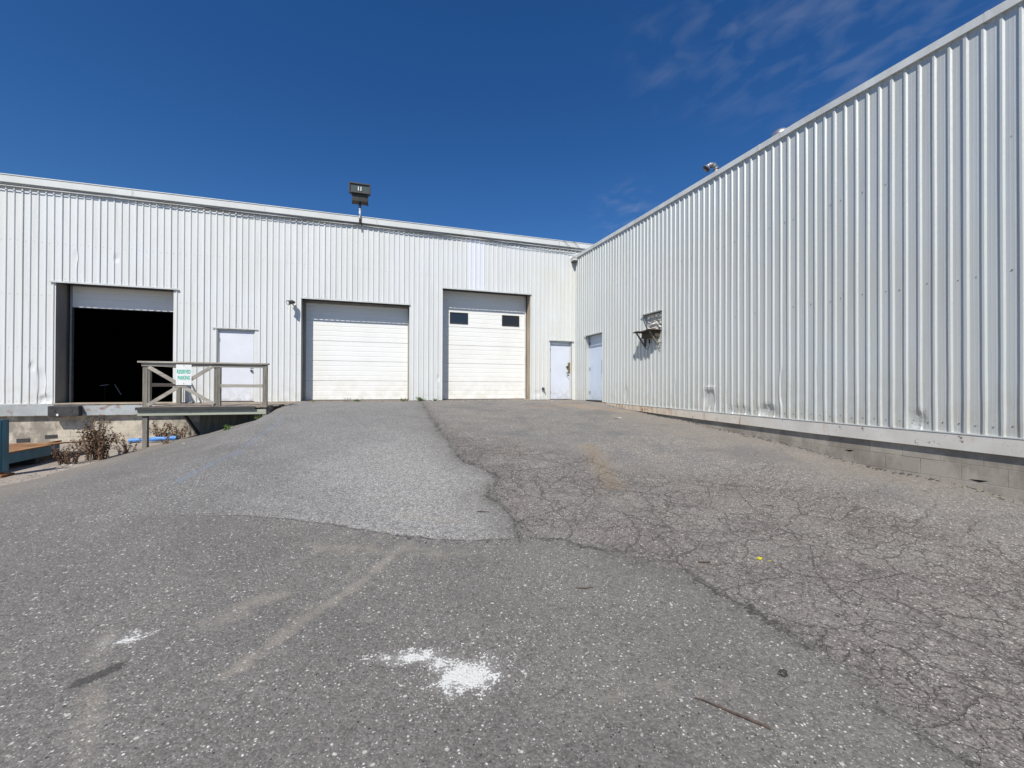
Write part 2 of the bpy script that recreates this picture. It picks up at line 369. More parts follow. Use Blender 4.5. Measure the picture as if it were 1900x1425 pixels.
A['white'] = np.maximum(A['white'], .50*np.exp(-(((GX+1.36)/.16)**2+((GY-3.0)/.10)**2)))
A['oil'] = np.maximum(near([(-1.38,2.63),(-1.27,2.72)], .05), .45*near([(3.05,8.2),(3.3,9.6)], .4))
A['yellow'] = np.maximum(near([(3.62,6.7),(3.25,5.7),(2.95,4.8)], .20), .9*near([(1.75,6.52),(2.45,6.48)], .05))
A['rustst'] = np.maximum(near([(4.4,11.2),(5.6,11.4),(6.3,10.0)], .45), .8*near([(5.0,12.9),(6.2,12.6)], .5))
A['tan'] = np.maximum.reduce([near([(.30,3.93),(-.06,3.36),(-.32,3.02),(-.52,2.72),(-.7,2.5)], .055), near([(.12,4.3),(-.2,3.4),(-.5,2.9)], .035)*.7, .8*near([(-.95,3.0),(-.62,3.3)], .11), .8*near([(-1.5,3.1),(-1.1,2.1)], .06), .5*near([(1.0,1.9),(1.7,1.7)], .10), .7*near([(-.5,4.0),(.7,3.55)], .14), .6*near([(.2,4.5),(.9,4.15)], .10)])
A['blue'] = near([(-1.95,10.4),(-1.86,8.7),(-1.96,7.2),(-2.22,5.94)], .10)*sm((10.9-GY)/1)
A['dirt'] = np.maximum.reduce([.75*sm((GX-4.0)/2.0)*sm((GY-3)/3), 1.0*sm((-3.2-GX)/1.5)*sm((GY-4.0)/2), .85*sm((GX-4.7)/1.8)*sm((GY-1)/3), .7*sm((GY-12.3)/1.4), 1.1*np.exp(-((6.78-GX)/.16)**2)*sm((11.5-GY)/1), near([(-2.3,11.6),(-3.8,11.4),(-5.2,10.6),(-5.4,9)], .3)])
A['pale'] = np.exp(-(((GX-.35)/1.35)**2+((GY-5.6)/2.3)**2))
A['smooth'] = np.maximum(sm((GY-np.clip(7.7-1.35*(GX-1.6), 4.3, 7.7))/1.3)*sm((GX-1.25)/.3), sm((GX-4.9)/1.2)*.85*sm((GY-1.5)/1.5))

def asphalt():
    t = NT('worn_cracked_asphalt'); x, y, z = t.sep(t.pos)
    v2 = t.comb(x, y, 0.)
    n1 = t.noise(1.1, 5, .6, v2); n2 = t.noise(7, 5, .62, v2); n3 = t.noise(38, 4, .65, v2)
    wob = t.add(t.mul(t.math('SUBTRACT', t.noise(3.2, 6, .75, v2), .5), .85), t.mul(t.math('SUBTRACT', n3, .5), .22))
    inP = t.mul(t.rng(t.add(t.attr('patch'), t.mul(wob, .18)), -.012, .02), t.rng(t.add(t.add(x, t.mul(t.math('SUBTRACT', n1, .5), 3.)), t.mul(y, .22)), -1.5, .9, .12, 1)); sdc = t.add(t.attr('cracked'), t.mul(wob, .62)); inC = t.rng(t.add(sdc, t.mul(t.math('SUBTRACT', n2, .5), .5)), -.10, .14)
    smooth = t.attr('smooth')
    col = t.mix(t.rng(n1, .34, .66), (.134, .126, .114), (.168, .158, .143))
    colP = t.mix(t.rng(n1, .35, .65), (.158, .155, .150), (.200, .196, .188)); colP = t.mix(t.mul(t.attr('pale'), .8), colP, (.31, .30, .28))
    colC = t.mix(t.rng(n1, .36, .64), (.166, .144, .130), (.222, .203, .181)); colC = t.mix(t.mul(smooth, .8), colC, t.mix(t.rng(t.noise(2.2, 4, .6, t.vec(v2, loc=(5, 0, 0))), .38, .62), (.178, .172, .163), (.240, .216, .184)))
    inP = t.mul(inP, t.rng(t.add(sdc, t.mul(t.math('SUBTRACT', t.noise(3.6, 5, .7, v2), .5), 1.3)), .08, -.55, .10, 1)); col = t.mix(inP, col, colP); col = t.mix(inC, col, colC)
    col = t.mix(t.rng(n2, .30, .72, 0, .35), col, (.105, .10, .095)); 
    # dark matrix between the stones, pale and dark stone chips
    wv = t.n('ShaderNodeVectorMath'); wv.operation = 'ADD'; t._in(wv.inputs[0], v2)
    nz = t.n('ShaderNodeTexNoise'); nz.inputs['Scale'].default_value = 40; t._in(nz.inputs['Vector'], v2)
    ws = t.n('ShaderNodeVectorMath'); ws.operation = 'SCALE'; ws.inputs['Scale'].default_value = .012; t.t.links.new(nz.outputs['Color'], ws.inputs[0]); t.t.links.new(ws.outputs[0], wv.inputs[1])
    vw = wv.outputs[0]
    def chips(scale, lo):
        n = t.n('ShaderNodeTexVoronoi'); n.inputs['Scale'].default_value = scale; t._in(n.inputs['Vector'], vw)
        sx = t.sep(n.outputs['Color']); body = t.rng(n.outputs['Distance'], .22, .40, 1, 0)
        return body, sx, n.outputs['Distance']
    b1, c1, d1 = chips(62, .9); b2, c2, d2 = chips(120, .9); b3, c3, d3 = chips(34, .9)
    dens = t.add(t.add(.905, t.mul(inP, -.07)), t.mul(inC, -.035)); dens = t.add(dens, t.mul(t.math('SUBTRACT', n1, .5), -.22))
    gain = t.add(.58, t.mul(c1[1], .72)); gain = t.mul(gain, t.add(.66, t.mul(c2[1], .62))); gain = t.mul(gain, t.add(.86, t.mul(c3[1], .26)))
    zone = t.math('MAXIMUM', inP, t.mul(inC, .8), clamp=True); gain = t.add(1., t.mul(t.math('SUBTRACT', gain, .97), t.add(.62, t.mul(zone, .55)))); gw = t.n('ShaderNodeVectorMath'); gw.operation = 'SCALE'; t._in(gw.inputs[0], col); t._in(gw.inputs['Scale'], gain); col = gw.outputs[0]
    tone = t.mix(t.rng(c1[1], 0, 1), (.30, .29, .27), (.66, .64, .60))
    col = t.mix(t.mul(t.rng(c2[2], .35, 1), .42), col, (.26, .255, .245)); col = t.mix(t.mul(t.rng(c2[1], .62, 1), .55), col, (.055, .052, .052))
    gr = t.mul(inP, t.rng(c1[2], .35, .95)); col = t.mix(t.mul(gr, t.rng(t.attr('pale'), 0, 1, .30, .62)), col, (.46, .455, .44))
    gr = t.mul(inP, t.rng(c1[1], .60, .95)); col = t.mix(t.mul(gr, .5), col, (.07, .07, .072))
    col = t.mix(t.mul(b1, t.math('GREATER_THAN', c1[0], dens)), col, tone)
    col = t.mix(t.mul(t.mul(b2, .9), t.math('GREATER_THAN', c2[0], dens)), col, (.50, .49, .46))
    col = t.mix(t.mul(t.mul(b3, .85), t.math('GREATER_THAN', c3[0], .972)), col, (.48, .46, .42))
    col = t.mix(t.mul(b1, t.math('LESS_THAN', c1[0], .035)), col, (.035, .033, .035))
    # stains with a shape of their own
    def stain(a, thr, c, amt, k=1., soft=.12, nn=None):
        return t.mul(t.rng(t.add(t.attr(a), t.mul(t.math('SUBTRACT', nn or n2, .5), k)), thr, thr+soft), amt), c
    grain = t.noise(70, 3, .7, v2)
    for a, thr, c, amt, k, soft, nn in (('dirt', .42, (.215, .190, .160), .66, 1.4, .5, None), ('tan', .32, (.30, .27, .225), .46, 2.6, .8, None), ('rustst', .35, (.30, .215, .14), .42, 1.9, .7, None),
                             ('yellow', .25, (.235, .17, .09), .40, 2.1, .85, None), ('blue', .55, (.16, .20, .27), .40, 3.2, .5, None), ('oil', .42, (.035, .034, .032), .7, .9, .25, grain)):
        f, cc = stain(a, thr, c, amt, k, soft, nn); col = t.mix(f, col, cc)
    mottle = t.noise(.8, 5, .6, t.vec(v2, loc=(9, 3, 0))); col = t.mix(t.mul(smooth, t.rng(mottle, .50, .64, 0, .50)), col, (.105, .105, .108))
    # crazing
    dv = t.n('ShaderNodeVectorMath'); dv.operation = 'ADD'; t._in(dv.inputs[0], v2)
    dn = t.n('ShaderNodeTexNoise'); dn.inputs['Scale'].default_value = 5; dn.inputs['Detail'].default_value = 6; dn.inputs['Roughness'].default_value = .65; t._in(dn.inputs['Vector'], v2)
    ds = t.n('ShaderNodeVectorMath'); ds.operation = 'SCALE'; ds.inputs['Scale'].default_value = .17; t.t.links.new(dn.outputs['Color'], ds.inputs[0]); t.t.links.new(ds.outputs[0], dv.inputs[1])
    dvv = dv.outputs[0]
    def cr(scale, w0, w1, seedloc): return t.rng(t.vor(scale, t.vec(dvv, loc=seedloc), 'DISTANCE_TO_EDGE'), w0, w1, 1, 0)
    camd = t.math('MULTIPLY', y, .006)
    wv_ = t.rng(t.noise(2.7, 4, .6, v2), .35, .65, .012, .038); k1 = t.rng(t.vor(6.2, dvv, 'DISTANCE_TO_EDGE'), .008, wv_, 1, 0); k2 = cr(13, .016, .040, (3, 1, 0)); k3 = t.mul(cr(1.7, .005, .012, (1, 7, 0)), 1.)
    pres = t.rng(t.noise(1.4, 4, .6, t.vec(v2, loc=(2, 8, 0))), .36, .52)
    kk = t.math('MAXIMUM', t.mul(k1, t.rng(n2, .3, .6, .35, .95)), t.mul(t.mul(k2, .55), t.rng(t.noise(1.9, 3, .5, v2), .40, .56)))
    kk = t.mul(t.mul(kk, t.add(t.mul(pres, .85), .15)), t.mul(t.math('SUBTRACT', 1., t.mul(smooth, .94)), t.rng(x, 4.6, 6.0, 1, .25)))
    kk = t.mul(t.math('MAXIMUM', kk, t.mul(k3, .75)), t.rng(t.add(sdc, t.mul(inP, t.mul(t.math('SUBTRACT', n1, .42), 1.5))), -.10, .06))
    kk = t.mul(kk, t.math('SUBTRACT', 1., t.mul(smooth, .80)))
    edge = t.rng(t.math('ABSOLUTE', sdc), .003, t.rng(t.noise(4.1, 3, .6, v2), .4, .65, .008, .045), 1, 0); edge = t.mul(edge, t.rng(t.noise(2.3, 4, .6, v2), .44, .56, .0, 1)); pit = t.mul(t.rng(t.math('ABSOLUTE', t.add(sdc, t.mul(t.math('SUBTRACT', n2, .5), .35))), .0, .10, 1, 0), t.rng(n3, .54, .60)); edge = t.math('MAXIMUM', edge, t.mul(pit, .45))
    pe = t.rng(t.math('ABSOLUTE', t.add(t.attr('patch'), t.mul(wob, .12))), .002, .018, 1, 0)
    pe = t.mul(t.mul(pe, t.rng(y, 6.5, 5.2)), t.mul(t.rng(x, -1.9, -1.1), t.rng(n2, .35, .6, .3, 1)))
    cracks = t.math('MAXIMUM', t.math('MAXIMUM', kk, edge), t.mul(pe, .8))
    col = t.mix(t.mul(cracks, .72), col, (.040, .033, .031))
    wh = t.rng(t.add(t.attr('white'), t.add(t.mul(t.math('SUBTRACT', grain, .5), 1.9), t.mul(t.math('SUBTRACT', t.noise(13, 4, .65, v2), .5), 2.0))), .50, .58)
    film = t.mul(t.rng(t.add(t.attr('white'), t.mul(t.math('SUBTRACT', n2, .5), .8)), .25, .7), .28); wh = t.math('MAXIMUM', t.mul(wh, t.rng(d1, .05, .30, .45, 1)), film); col = t.mix(t.mul(wh, .92), col, (.60, .60, .575))
    hgt = t.add(t.mul(t.math('SUBTRACT', 1., d1), t.add(.5, t.mul(inP, .5))), t.add(t.mul(t.math('SUBTRACT', 1., d2), .35), t.mul(n3, .4)))
    nb = t.bump(hgt, .8, .006); nb = t.bump(cracks, .8, -.012, nb); nb = t.bump(t.noise(2.5, 4, .6, v2), .25, .03, nb)
    return t.done(col, .82, nb, 0, .3)
M['asphalt'] = asphalt()
def sheet(name, X, Y, Z, mat, attrs=None):
    ny, nx = X.shape; me = bpy.data.meshes.new(name); nv = nx*ny
    idx = np.arange(nv).reshape(ny, nx); q = np.stack([idx[:-1,:-1], idx[:-1,1:], idx[1:,1:], idx[1:,:-1]], -1).reshape(-1, 4)
    me.vertices.add(nv); me.vertices.foreach_set('co', np.stack([X, Y, Z], -1).reshape(-1).astype(np.float32))
    me.loops.add(len(q)*4); me.loops.foreach_set('vertex_index', q.reshape(-1).astype(np.int32))
    me.polygons.add(len(q)); me.polygons.foreach_set('loop_start', (np.arange(len(q))*4).astype(np.int32)); me.polygons.foreach_set('use_smooth', np.ones(len(q), bool))
    me.update(calc_edges=True)
    for k, a in (attrs or {}).items():
        at = me.attributes.new(k, 'FLOAT', 'POINT'); at.data.foreach_set('value', a.reshape(-1).astype(np.float32))
    me.materials.append(mat); o = bpy.data.objects.new(name, me); COL.objects.link(o); return o
GZ = H(GX, GY)+.012*sm(A['patch']/.06)*(A['patch'] > 0)*(GY < 12)
# ground steps down a little along the broken joint
o = sheet('asphalt_yard', GX, GY, GZ, M['asphalt'], A); tag(o, 'worn grey asphalt yard rising as a ramp to the loading doors', 'ground', kind='structure')

def concrete():
    t = NT('tan_yard_concrete')
    col = t.mix(t.rng(t.noise(1.1, 6, .6), .36, .64), (.36, .32, .275), (.27, .235, .20)); col = t.mix(t.rng(t.noise(6, 6, .7), .5, .68, 0, .6), col, (.17, .135, .105))
    col = t.mix(t.rng(t.noise(30, 4, .7), .55, .72, 0, .4), col, (.45, .42, .37))
    return t.done(col, .9, t.bump(t.noise(30, 5, .7), .4, .008), 0, .2)
M['concrete'] = concrete()
cx_, cy_ = np.meshgrid(np.linspace(-40, -4.2, 180), np.linspace(7.0, 13.7, 60))
tag(sheet('concrete_apron', cx_, cy_, -1.475+.008*np.sin(cx_*2.1)*np.cos(cy_*1.7), M['concrete']), 'low tan concrete apron below the dock wall', 'ground', kind='structure')
M['earth'] = paint('bare_ground', (.20, .17, .13), (.13, .12, .085), .4, .95, streak=False)
MB().add([(-900,-900,-1.75),(900,-900,-1.75),(900,900,-1.75),(-900,900,-1.75)], [(0,1,2,3)]).build('ground', 'earth')['kind'] = 'structure'
bpy.data.objects['ground']['label'] = 'bare ground reaching away behind and round the buildings'; bpy.data.objects['ground']['category'] = 'ground'

# ------------------------------------------------------------------ ribbed siding
PITCH = .1524
PROF = [(0, 0), (.015, .020), (.036, .020), (.051, 0), (.075, .0), (.079, .0007), (.086, .0007), (.090, 0), (.112, .0), (.116, .0007), (.123, .0007), (.127, 0)]
def siding(name, lo, hi, zlo, zhi, holes, dents, place, mat, parent, ztop=None, zbot=None, phase=0., seed=1, front=1):
    hs_ = []
    k = math.floor((lo-phase)/PITCH)
    while True:
        b = phase+k*PITCH
        if b > hi: break
        lap = 1.22 if k % 5 == 0 else 1.; hs_ += [(b+u*(1 if u > .04 else lap if u > .02 else 1), d*lap) for u, d in PROF]; k += 1
    hs_ = [(h, d) for h, d in hs_ if lo < h < hi]
    hx = [h for h, _ in hs_]; hd = [d for _, d in hs_]
    for e in [lo, hi]+[q for hl in holes for q in hl[:2]]:
        if lo <= e <= hi: hs_.append((e, float(np.interp(e, hx, hd))))
    hs_ = sorted(hs_); h = np.array([a for a, _ in hs_]); d = np.array([b for _, b in hs_])
    keep = np.concatenate([[True], np.diff(h) > 1e-5]); h = h[keep]; d = d[keep]
    zs = list(np.arange(zlo, .9, .05))+list(np.arange(.9, zhi, .16))+[zhi]+[q for hl in holes for q in hl[2:4]]
    zs = np.array(sorted(set(round(float(q), 4) for q in zs if zlo <= q <= zhi)))
    HH, ZZ = np.meshgrid(h, zs); DD = np.repeat(d[None], len(zs), 0)
    q = np.random.default_rng(seed)
    shift = np.zeros_like(HH)
    for (h0, z0, rh, rz, flat, push, sh) in dents:
        m = np.exp(-(((HH-h0)/rh)**2+((ZZ-z0)/rz)**2)**2)
        DD = DD*(1-flat*m)-push*m*(1+.35*np.sin(HH*15+ZZ*11+h0)); shift += sh*m
    # sheets are never quite flat
    DD = DD+.0016*np.sin(HH*1.9+.7*ZZ)+.0012*np.sin(HH*5.3+2.1*ZZ+1)+.0008*np.sin(HH*17+ZZ*1.7)
    lowm = np.clip((.7-ZZ)/1.1, 0, 1)
    shift += .004*lowm*np.sin(HH*9.1+ZZ*3)*np.sin(ZZ*4+HH*23)
    inb = (np.abs(HH-lo) > .02) & (np.abs(HH-hi) > .02)
    for hl in holes: inb &= (np.abs(HH-hl[0]) > .02) & (np.abs(HH-hl[1]) > .02)
    H2 = HH+shift*inb; Z2 = ZZ.copy()
    if ztop is not None: Z2 = np.minimum(Z2, ztop(HH))
    if zbot is not None: Z2 = np.maximum(Z2, zbot(HH))
    ny, nx = HH.shape; idx = np.arange(ny*nx).reshape(ny, nx)
    hc = (h[:-1]+h[1:])/2; zc = (zs[:-1]+zs[1:])/2; ok = np.ones((ny-1, nx-1), bool)
    for a, b, c, e in [hl[:4] for hl in holes]: ok &= ~((zc[:, None] > c) & (zc[:, None] < e) & (hc[None] > a) & (hc[None] < b))
    qd = np.stack([idx[:-1,:-1], idx[:-1,1:], idx[1:,1:], idx[1:,:-1]], -1)[ok]
    X, Y, Z = place(H2, DD, Z2)
    off = Vector(parent['_w']); me = bpy.data.meshes.new(name)
    me.vertices.add(ny*nx); me.vertices.foreach_set('co', np.stack([X-off.x, Y-off.y, Z-off.z], -1).reshape(-1).astype(np.float32))
    me.loops.add(len(qd)*4); me.loops.foreach_set('vertex_index', qd.reshape(-1).astype(np.int32)); me.polygons.add(len(qd)); me.polygons.foreach_set('loop_start', (np.arange(len(qd))*4).astype(np.int32)); me.polygons.foreach_set('use_smooth', np.zeros(len(qd), bool))
    me.update(calc_edges=True); me.materials.append(M[mat]); o = bpy.data.objects.new(name, me); COL.objects.link(o); o.parent = parent; o['_w'] = tuple(off); return o

YB = 13.6; XW = 6.75; ZF = -.455
# ------------------------------------------------------------------ long warehouse across the back
WH = thing('warehouse', 'long white ribbed metal warehouse across the back with roller doors and a dark open bay', 'building', (-3, YB, -1.475))
HB = [(-7.68, -5.21, ZF, 2.6), (-4.19, -3.28, ZF, 1.575), (-2.09, .99, ZF, 2.575), (2.03, 5.05, ZF, 3.178), (5.79, 6.62, ZF, 1.615)]
siding('wall', -22, 9.5, -.47, 4.99, [(a, b, -.5, e) for a, b, c, e in HB],
       [(-7.95, .05, .10, .32, .5, .018, .02), (-8.12, .45, .05, .12, .7, .012, -.02), (-7.86, -.36, .12, .10, .8, .03, 0), (-7.3, 3.25, .05, .16, .3, .008, .035), (-6.45, 3.32, .05, .07, .6, .012, 0), (1.5, .5, .04, .18, .4, .0, .018), (1.9, .25, .05, .10, .6, .01, 0), (5.3, -.25, .10, .1, .5, .01, 0)],
       lambda h, d, z: (h, YB-d, z), 'side_back', WH, phase=.02)
f = MB().box(-22, 9.5, YB-.075, YB+.02, 4.945, 5.128).box(-22, 9.5, YB-.088, YB-.06, 5.118, 5.140); f.build('fascia', 'fascia', WH, bevel=.004)
g_ = MB()
for i in range(-7, 4): g_.box(i*3.05-.02, i*3.05+.02, YB-.0785, YB-.06, 4.944, 5.117)
g_.split('fascia_joint', 'flash', WH)
MB().box(-22, 9.5, YB-.050, YB-.024, 4.862, 4.878).box(-22, 9.5, YB-.030, YB-.0245, 4.878, 4.935).build('eave_trim', 'flash', WH)
MB().box(-22, 9.5, YB+.03, 40, 5.00, 5.08).build('roof', 'roof', WH)
# foundation and steel dock ledge (only where the yard lies below the floor)
fo = MB().box(-22, -2.15, 13.665, 13.95, -1.75, -.775); fo.build('foundation', 'block_back', WH)
MB().box(-22, -7.70, 13.555, 13.94, -.775, -.487).box(-7.694, -2.2, 13.548, 13.94, -.78, -.50).build('dock_ledge', 'ledge', WH, bevel=.006)
MB().box(-7.68, -2.15, 13.53, 14.06, -.499, -.462).build('dock_sill', 'jamb_tan', WH, bevel=.004)
fl = MB()
q = random.Random(3); x = -22.
while x < -7.75:
    x2 = min(x+.3, -7.7); dz = q.uniform(-.006, .006); fl.box(x, x2-.001, 13.565-q.uniform(0, .012), 13.60, -.486+dz, -.468+dz); x = x2
fl.build('base_flashing', 'flash', WH)
MB().box(1.0, 2.02, YB-.012, YB+.02, -.48, -.452).box(5.06, 5.78, YB-.012, YB+.02, -.48, -.452).box(-3.27, -2.1, YB-.012, YB+.02, -.485, -.458).split('base_trim', 'darkgap', WH)
# concrete sill under the two closed doors
MB().box(-2.12, 1.02, 13.57, 14.2, -.62, -.452).box(2.0, 5.08, 13.57, 14.2, -.62, -.452).box(5.7, 6.7, 13.57, 13.9, -.62, -.4555).split('threshold', 'concrete', WH)

def headflash(a, b, z, lip=.035, over=.10):
    m = MB().box(a-over, b+over, YB-lip, YB-.0205, z+.004, z+.012).box(a-over, b+over, YB-lip, YB-lip+.004, z-.030, z+.004)
    m.build('head_flashing', 'flash', WH, bevel=.001)
def sectional(a, b, z0, z1, y, windows=(), name='roller_door', label=None):
    vs = []; prof = []; z = z0; sec = .61
    prof.append((z0, 0))
    zz = ZF
    marks = []
    while zz < z1+sec:
        marks.append((zz, True)); marks += [(zz+sec*k/4, False) for k in (1, 2, 3)]; zz += sec
    for mz, big in marks:
        w_, dp = (.013, .016) if big else (.012, .007)
        for u, d in ((-w_-.012, 0), (-w_, .0), (-w_*.4, dp), (w_*.4, dp), (w_, 0)) if big else ((-w_, 0), (-w_*.2, dp), (w_, 0)):
            if z0+.002 < mz+u < z1-.002: prof.append((mz+u, d))
    prof.append((z1, 0)); prof = sorted(prof)
    xs = np.linspace(a, b, 22); n = len(xs)
    for pz, pd in prof:
        for X_ in xs: vs.append((X_, y+pd+.0012*math.sin(X_*3.1+pz*2)+.0008*math.sin(X_*9+pz*7), pz))
    fs = [(j*n+i, j*n+i+1, (j+1)*n+i+1, (j+1)*n+i) for j in range(len(prof)-1) for i in range(n-1)]
    m = MB().add(vs, fs); m.box(a, b, y+.035, y+.05, z0, z1)
    d = m.build(name, 'door', WH)
    MB().box(a, b, y-.006, y+.034, z0-.022, z0).build('bottom_seal', 'seal', d)
    for (wa, wb, wz0, wz1) in windows:
        fr = MB(); t_ = .035
        fr.box(wa, wb, y-.022, y+.02, wz0, wz0+t_).box(wa, wb, y-.022, y+.02, wz1-t_, wz1).box(wa, wa+t_, y-.022, y+.02, wz0+t_, wz1-t_).box(wb-t_, wb, y-.022, y+.02, wz0+t_, wz1-t_)
        o_ = fr.build('window_frame', 'blackplastic', d, bevel=.004)
        MB().box(wa+t_, wb-t_, y-.010, y-.004, wz0+t_, wz1-t_).build('pane', 'pane', d)
    return d
def jambs(a, b, z1, y, left='jamb', right='jamb', z0=ZF):
    MB().box(a-.05, a, YB+.004, y+.06, z0, z1+.05).build('jamb', left, WH)
    MB().box(b, b+.05, YB+.004, y+.06, z0, z1+.05).build('jamb', right, WH)
    MB().box(a, b, YB+.004, y+.06, z1, z1+.05).build('lintel', 'darkgap', WH)  # lintel coloured near black to cut bounce and deepen the head shade
YD = 14.0
# open bay: short lowered stub of a door over the dark hall
jambs(-7.68, -5.21, 2.6, 14.03)
d1 = sectional(-7.56, -5.215, 2.035, 2.62, YD); headflash(-7.68, -5.21, 2.6, .05, .12); d1['label'] = 'partly raised roller door hanging over the dark open bay'
MB().box(-7.60, -7.56, 13.97, 14.06, -.46, 2.6).box(-5.215, -5.18, 13.97, 14.06, -.46, 2.6).split('door_track', 'galv', WH)
d2 = sectional(-2.02, .97, -.425, 2.60, YD); jambs(-2.09, .99, 2.575, 14.03); headflash(-2.09, .99, 2.575, .035, .02)
MB().box(-2.088, -2.02, 13.95, 13.99, -.45, 2.50).box(.972, .989, 13.95, 13.99, -.45, 2.50).box(-2.088, .989, 13.95, 13.99, 2.50, 2.573).build('door_frame', 'jamb', WH, bevel=.004)
d2['label'] = 'wide closed white roller door without windows'
d3 = sectional(2.05, 4.98, -.425, 3.2, YD, [(2.33, 2.945, 2.10, 2.475), (4.145, 4.775, 2.105, 2.475)]); jambs(2.03, 5.05, 3.178, 14.03, 'jamb', 'jamb_tan'); headflash(2.03, 5.05, 3.178, .045, .03)
MB().box(4.982, 5.01, 13.96, 13.995, -.45, 3.17).build('door_frame', 'whitepl', WH)
d3['label'] = 'tall closed white roller door with two small dark windows'
# personnel doors
def pdoor(a, b, z1, y, mat, lab, hinge):
    MB().box(a-.04, a, YB+.004, y+.05, ZF, z1+.05).box(b, b+.04, YB+.004, y+.05, ZF, z1+.05).box(a, b, YB+.004, y+.05, z1, z1+.05).build('door_frame', 'jamb', WH)
    MB().box(a, a+.035, y-.02, y+.03, ZF, z1).box(b-.035, b, y-.02, y+.03, ZF, z1).box(a+.035, b-.035, y-.02, y+.03, z1-.04, z1).build('door_frame', 'fascia', WH, bevel=.003)
    d = MB().box(a+.042, b-.042, y-.006, y+.035, ZF+.02, z1-.047).build('door', mat, WH, bevel=.003); d['label'] = lab
    MB().box(a, b, YB-.01, y+.04, ZF-.01, ZF+.012).build('door_sill', 'darkgap', WH)
    for zz in (ZF+.25, (ZF+z1)/2, z1-.3):
        MB().tube([(hinge, y-.013, zz-.05), (hinge, y-.013, zz+.05)], .008, 8).build('hinge', 'steel_dark', d)
    return d
p1 = pdoor(-4.19, -3.28, 1.575, YB+.06, 'pdoor_w', 'pale personnel door behind the wooden platform rail', -4.150)
MB().box(-3.40, -3.33, YB+.035, YB+.055, .57, .64).tube([(-3.365, YB+.05, .60), (-3.365, YB-.02, .60), (-3.45, YB-.025, .60)], .012, 8).build('door_handle', 'steel_dark', p1)
MB().tube([(-3.365, YB+.055, .42), (-3.365, YB+.02, .42)], .032, 12).tube([(-3.365, YB+.02, .42), (-3.33, YB+.0, .40)], .01, 6).build('deadbolt', 'steel_dark', p1)
MB().box(-4.31, -3.20, YB-.034, YB-.0205, 1.580, 1.606).build('head_flashing', 'flash', WH)
p2 = pdoor(5.79, 6.62, 1.615, YB+.08, 'pdoor', 'pale blue grey personnel door in the corner with a brass latch guard', 5.830)
MB().box(6.50, 6.585, YB+.045, YB+.075, .50, .86).build('latch_guard', 'brass', p2, bevel=.004)
MB().tube([(6.47, YB+.07, .70), (6.47, YB+.02, .70)], .035, 12).build('door_knob', 'steel_dark', p2)
MB().tube([(6.52, YB+.07, .50), (6.50, YB+.0, .49), (6.41, YB-.01, .50), (6.50, YB-.012, .38)], .013, 8).build('door_handle', 'steel_dark', p2)
MB().box(5.74, 6.68, YB-.050, YB-.0205, 1.62, 1.635).box(5.74, 6.68, YB-.050, YB-.045, 1.60, 1.62).build('head_flashing', 'flash', WH)
# hall behind the open bay
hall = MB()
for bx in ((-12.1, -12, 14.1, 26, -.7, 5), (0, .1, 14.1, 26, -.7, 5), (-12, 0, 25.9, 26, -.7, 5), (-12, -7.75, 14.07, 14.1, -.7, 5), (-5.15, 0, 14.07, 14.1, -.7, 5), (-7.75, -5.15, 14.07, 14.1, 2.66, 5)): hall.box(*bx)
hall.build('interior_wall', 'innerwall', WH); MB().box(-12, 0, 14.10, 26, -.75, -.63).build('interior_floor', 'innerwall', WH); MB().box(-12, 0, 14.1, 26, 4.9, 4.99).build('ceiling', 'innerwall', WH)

# screws (rows along the girts)
def screws(parent, pts, nrm, r, mat):
    m = MB(); n = Vector(nrm)
    a = n.orthogonal().normalized(); b = n.cross(a)
    for p in pts:
        p = Vector(p); vs = [p+(a*math.cos(k*math.pi/3)+b*math.sin(k*math.pi/3))*r for k in range(6)]; vs += [v+n*.0035 for v in vs]
        m.add(vs, [(6,7,8,9,10,11)]+[(k, (k+1) % 6, 6+(k+1) % 6, 6+k) for k in range(6)])
    o = m.build('screw', mat, parent); o['kind'] = 'stuff'; return o
pts = []; q = random.Random(5)
for zr in (3.56, 2.24, .92, -.40):
    k = -140
    while True:
        x = .02+k*PITCH+.100; k += 1
        if x > 9: break
        if x < -21 or any(a-.03 < x < b+.03 and c < zr < e for a, b, c, e in HB): continue
        if q.random() < .06: continue
        pts.append((x+q.uniform(-.01, .01), YB-.002, zr+q.uniform(-.012, .012)))
for a, b, c, e in HB:
    k = -140
    while .02+k*PITCH < b:
        x = .02+k*PITCH+.1; k += 1
        if x > a: pts.append((x, YB-.002, e+.075))
screws(WH, pts, (0, -1, 0), .0068, 'screw_pale')

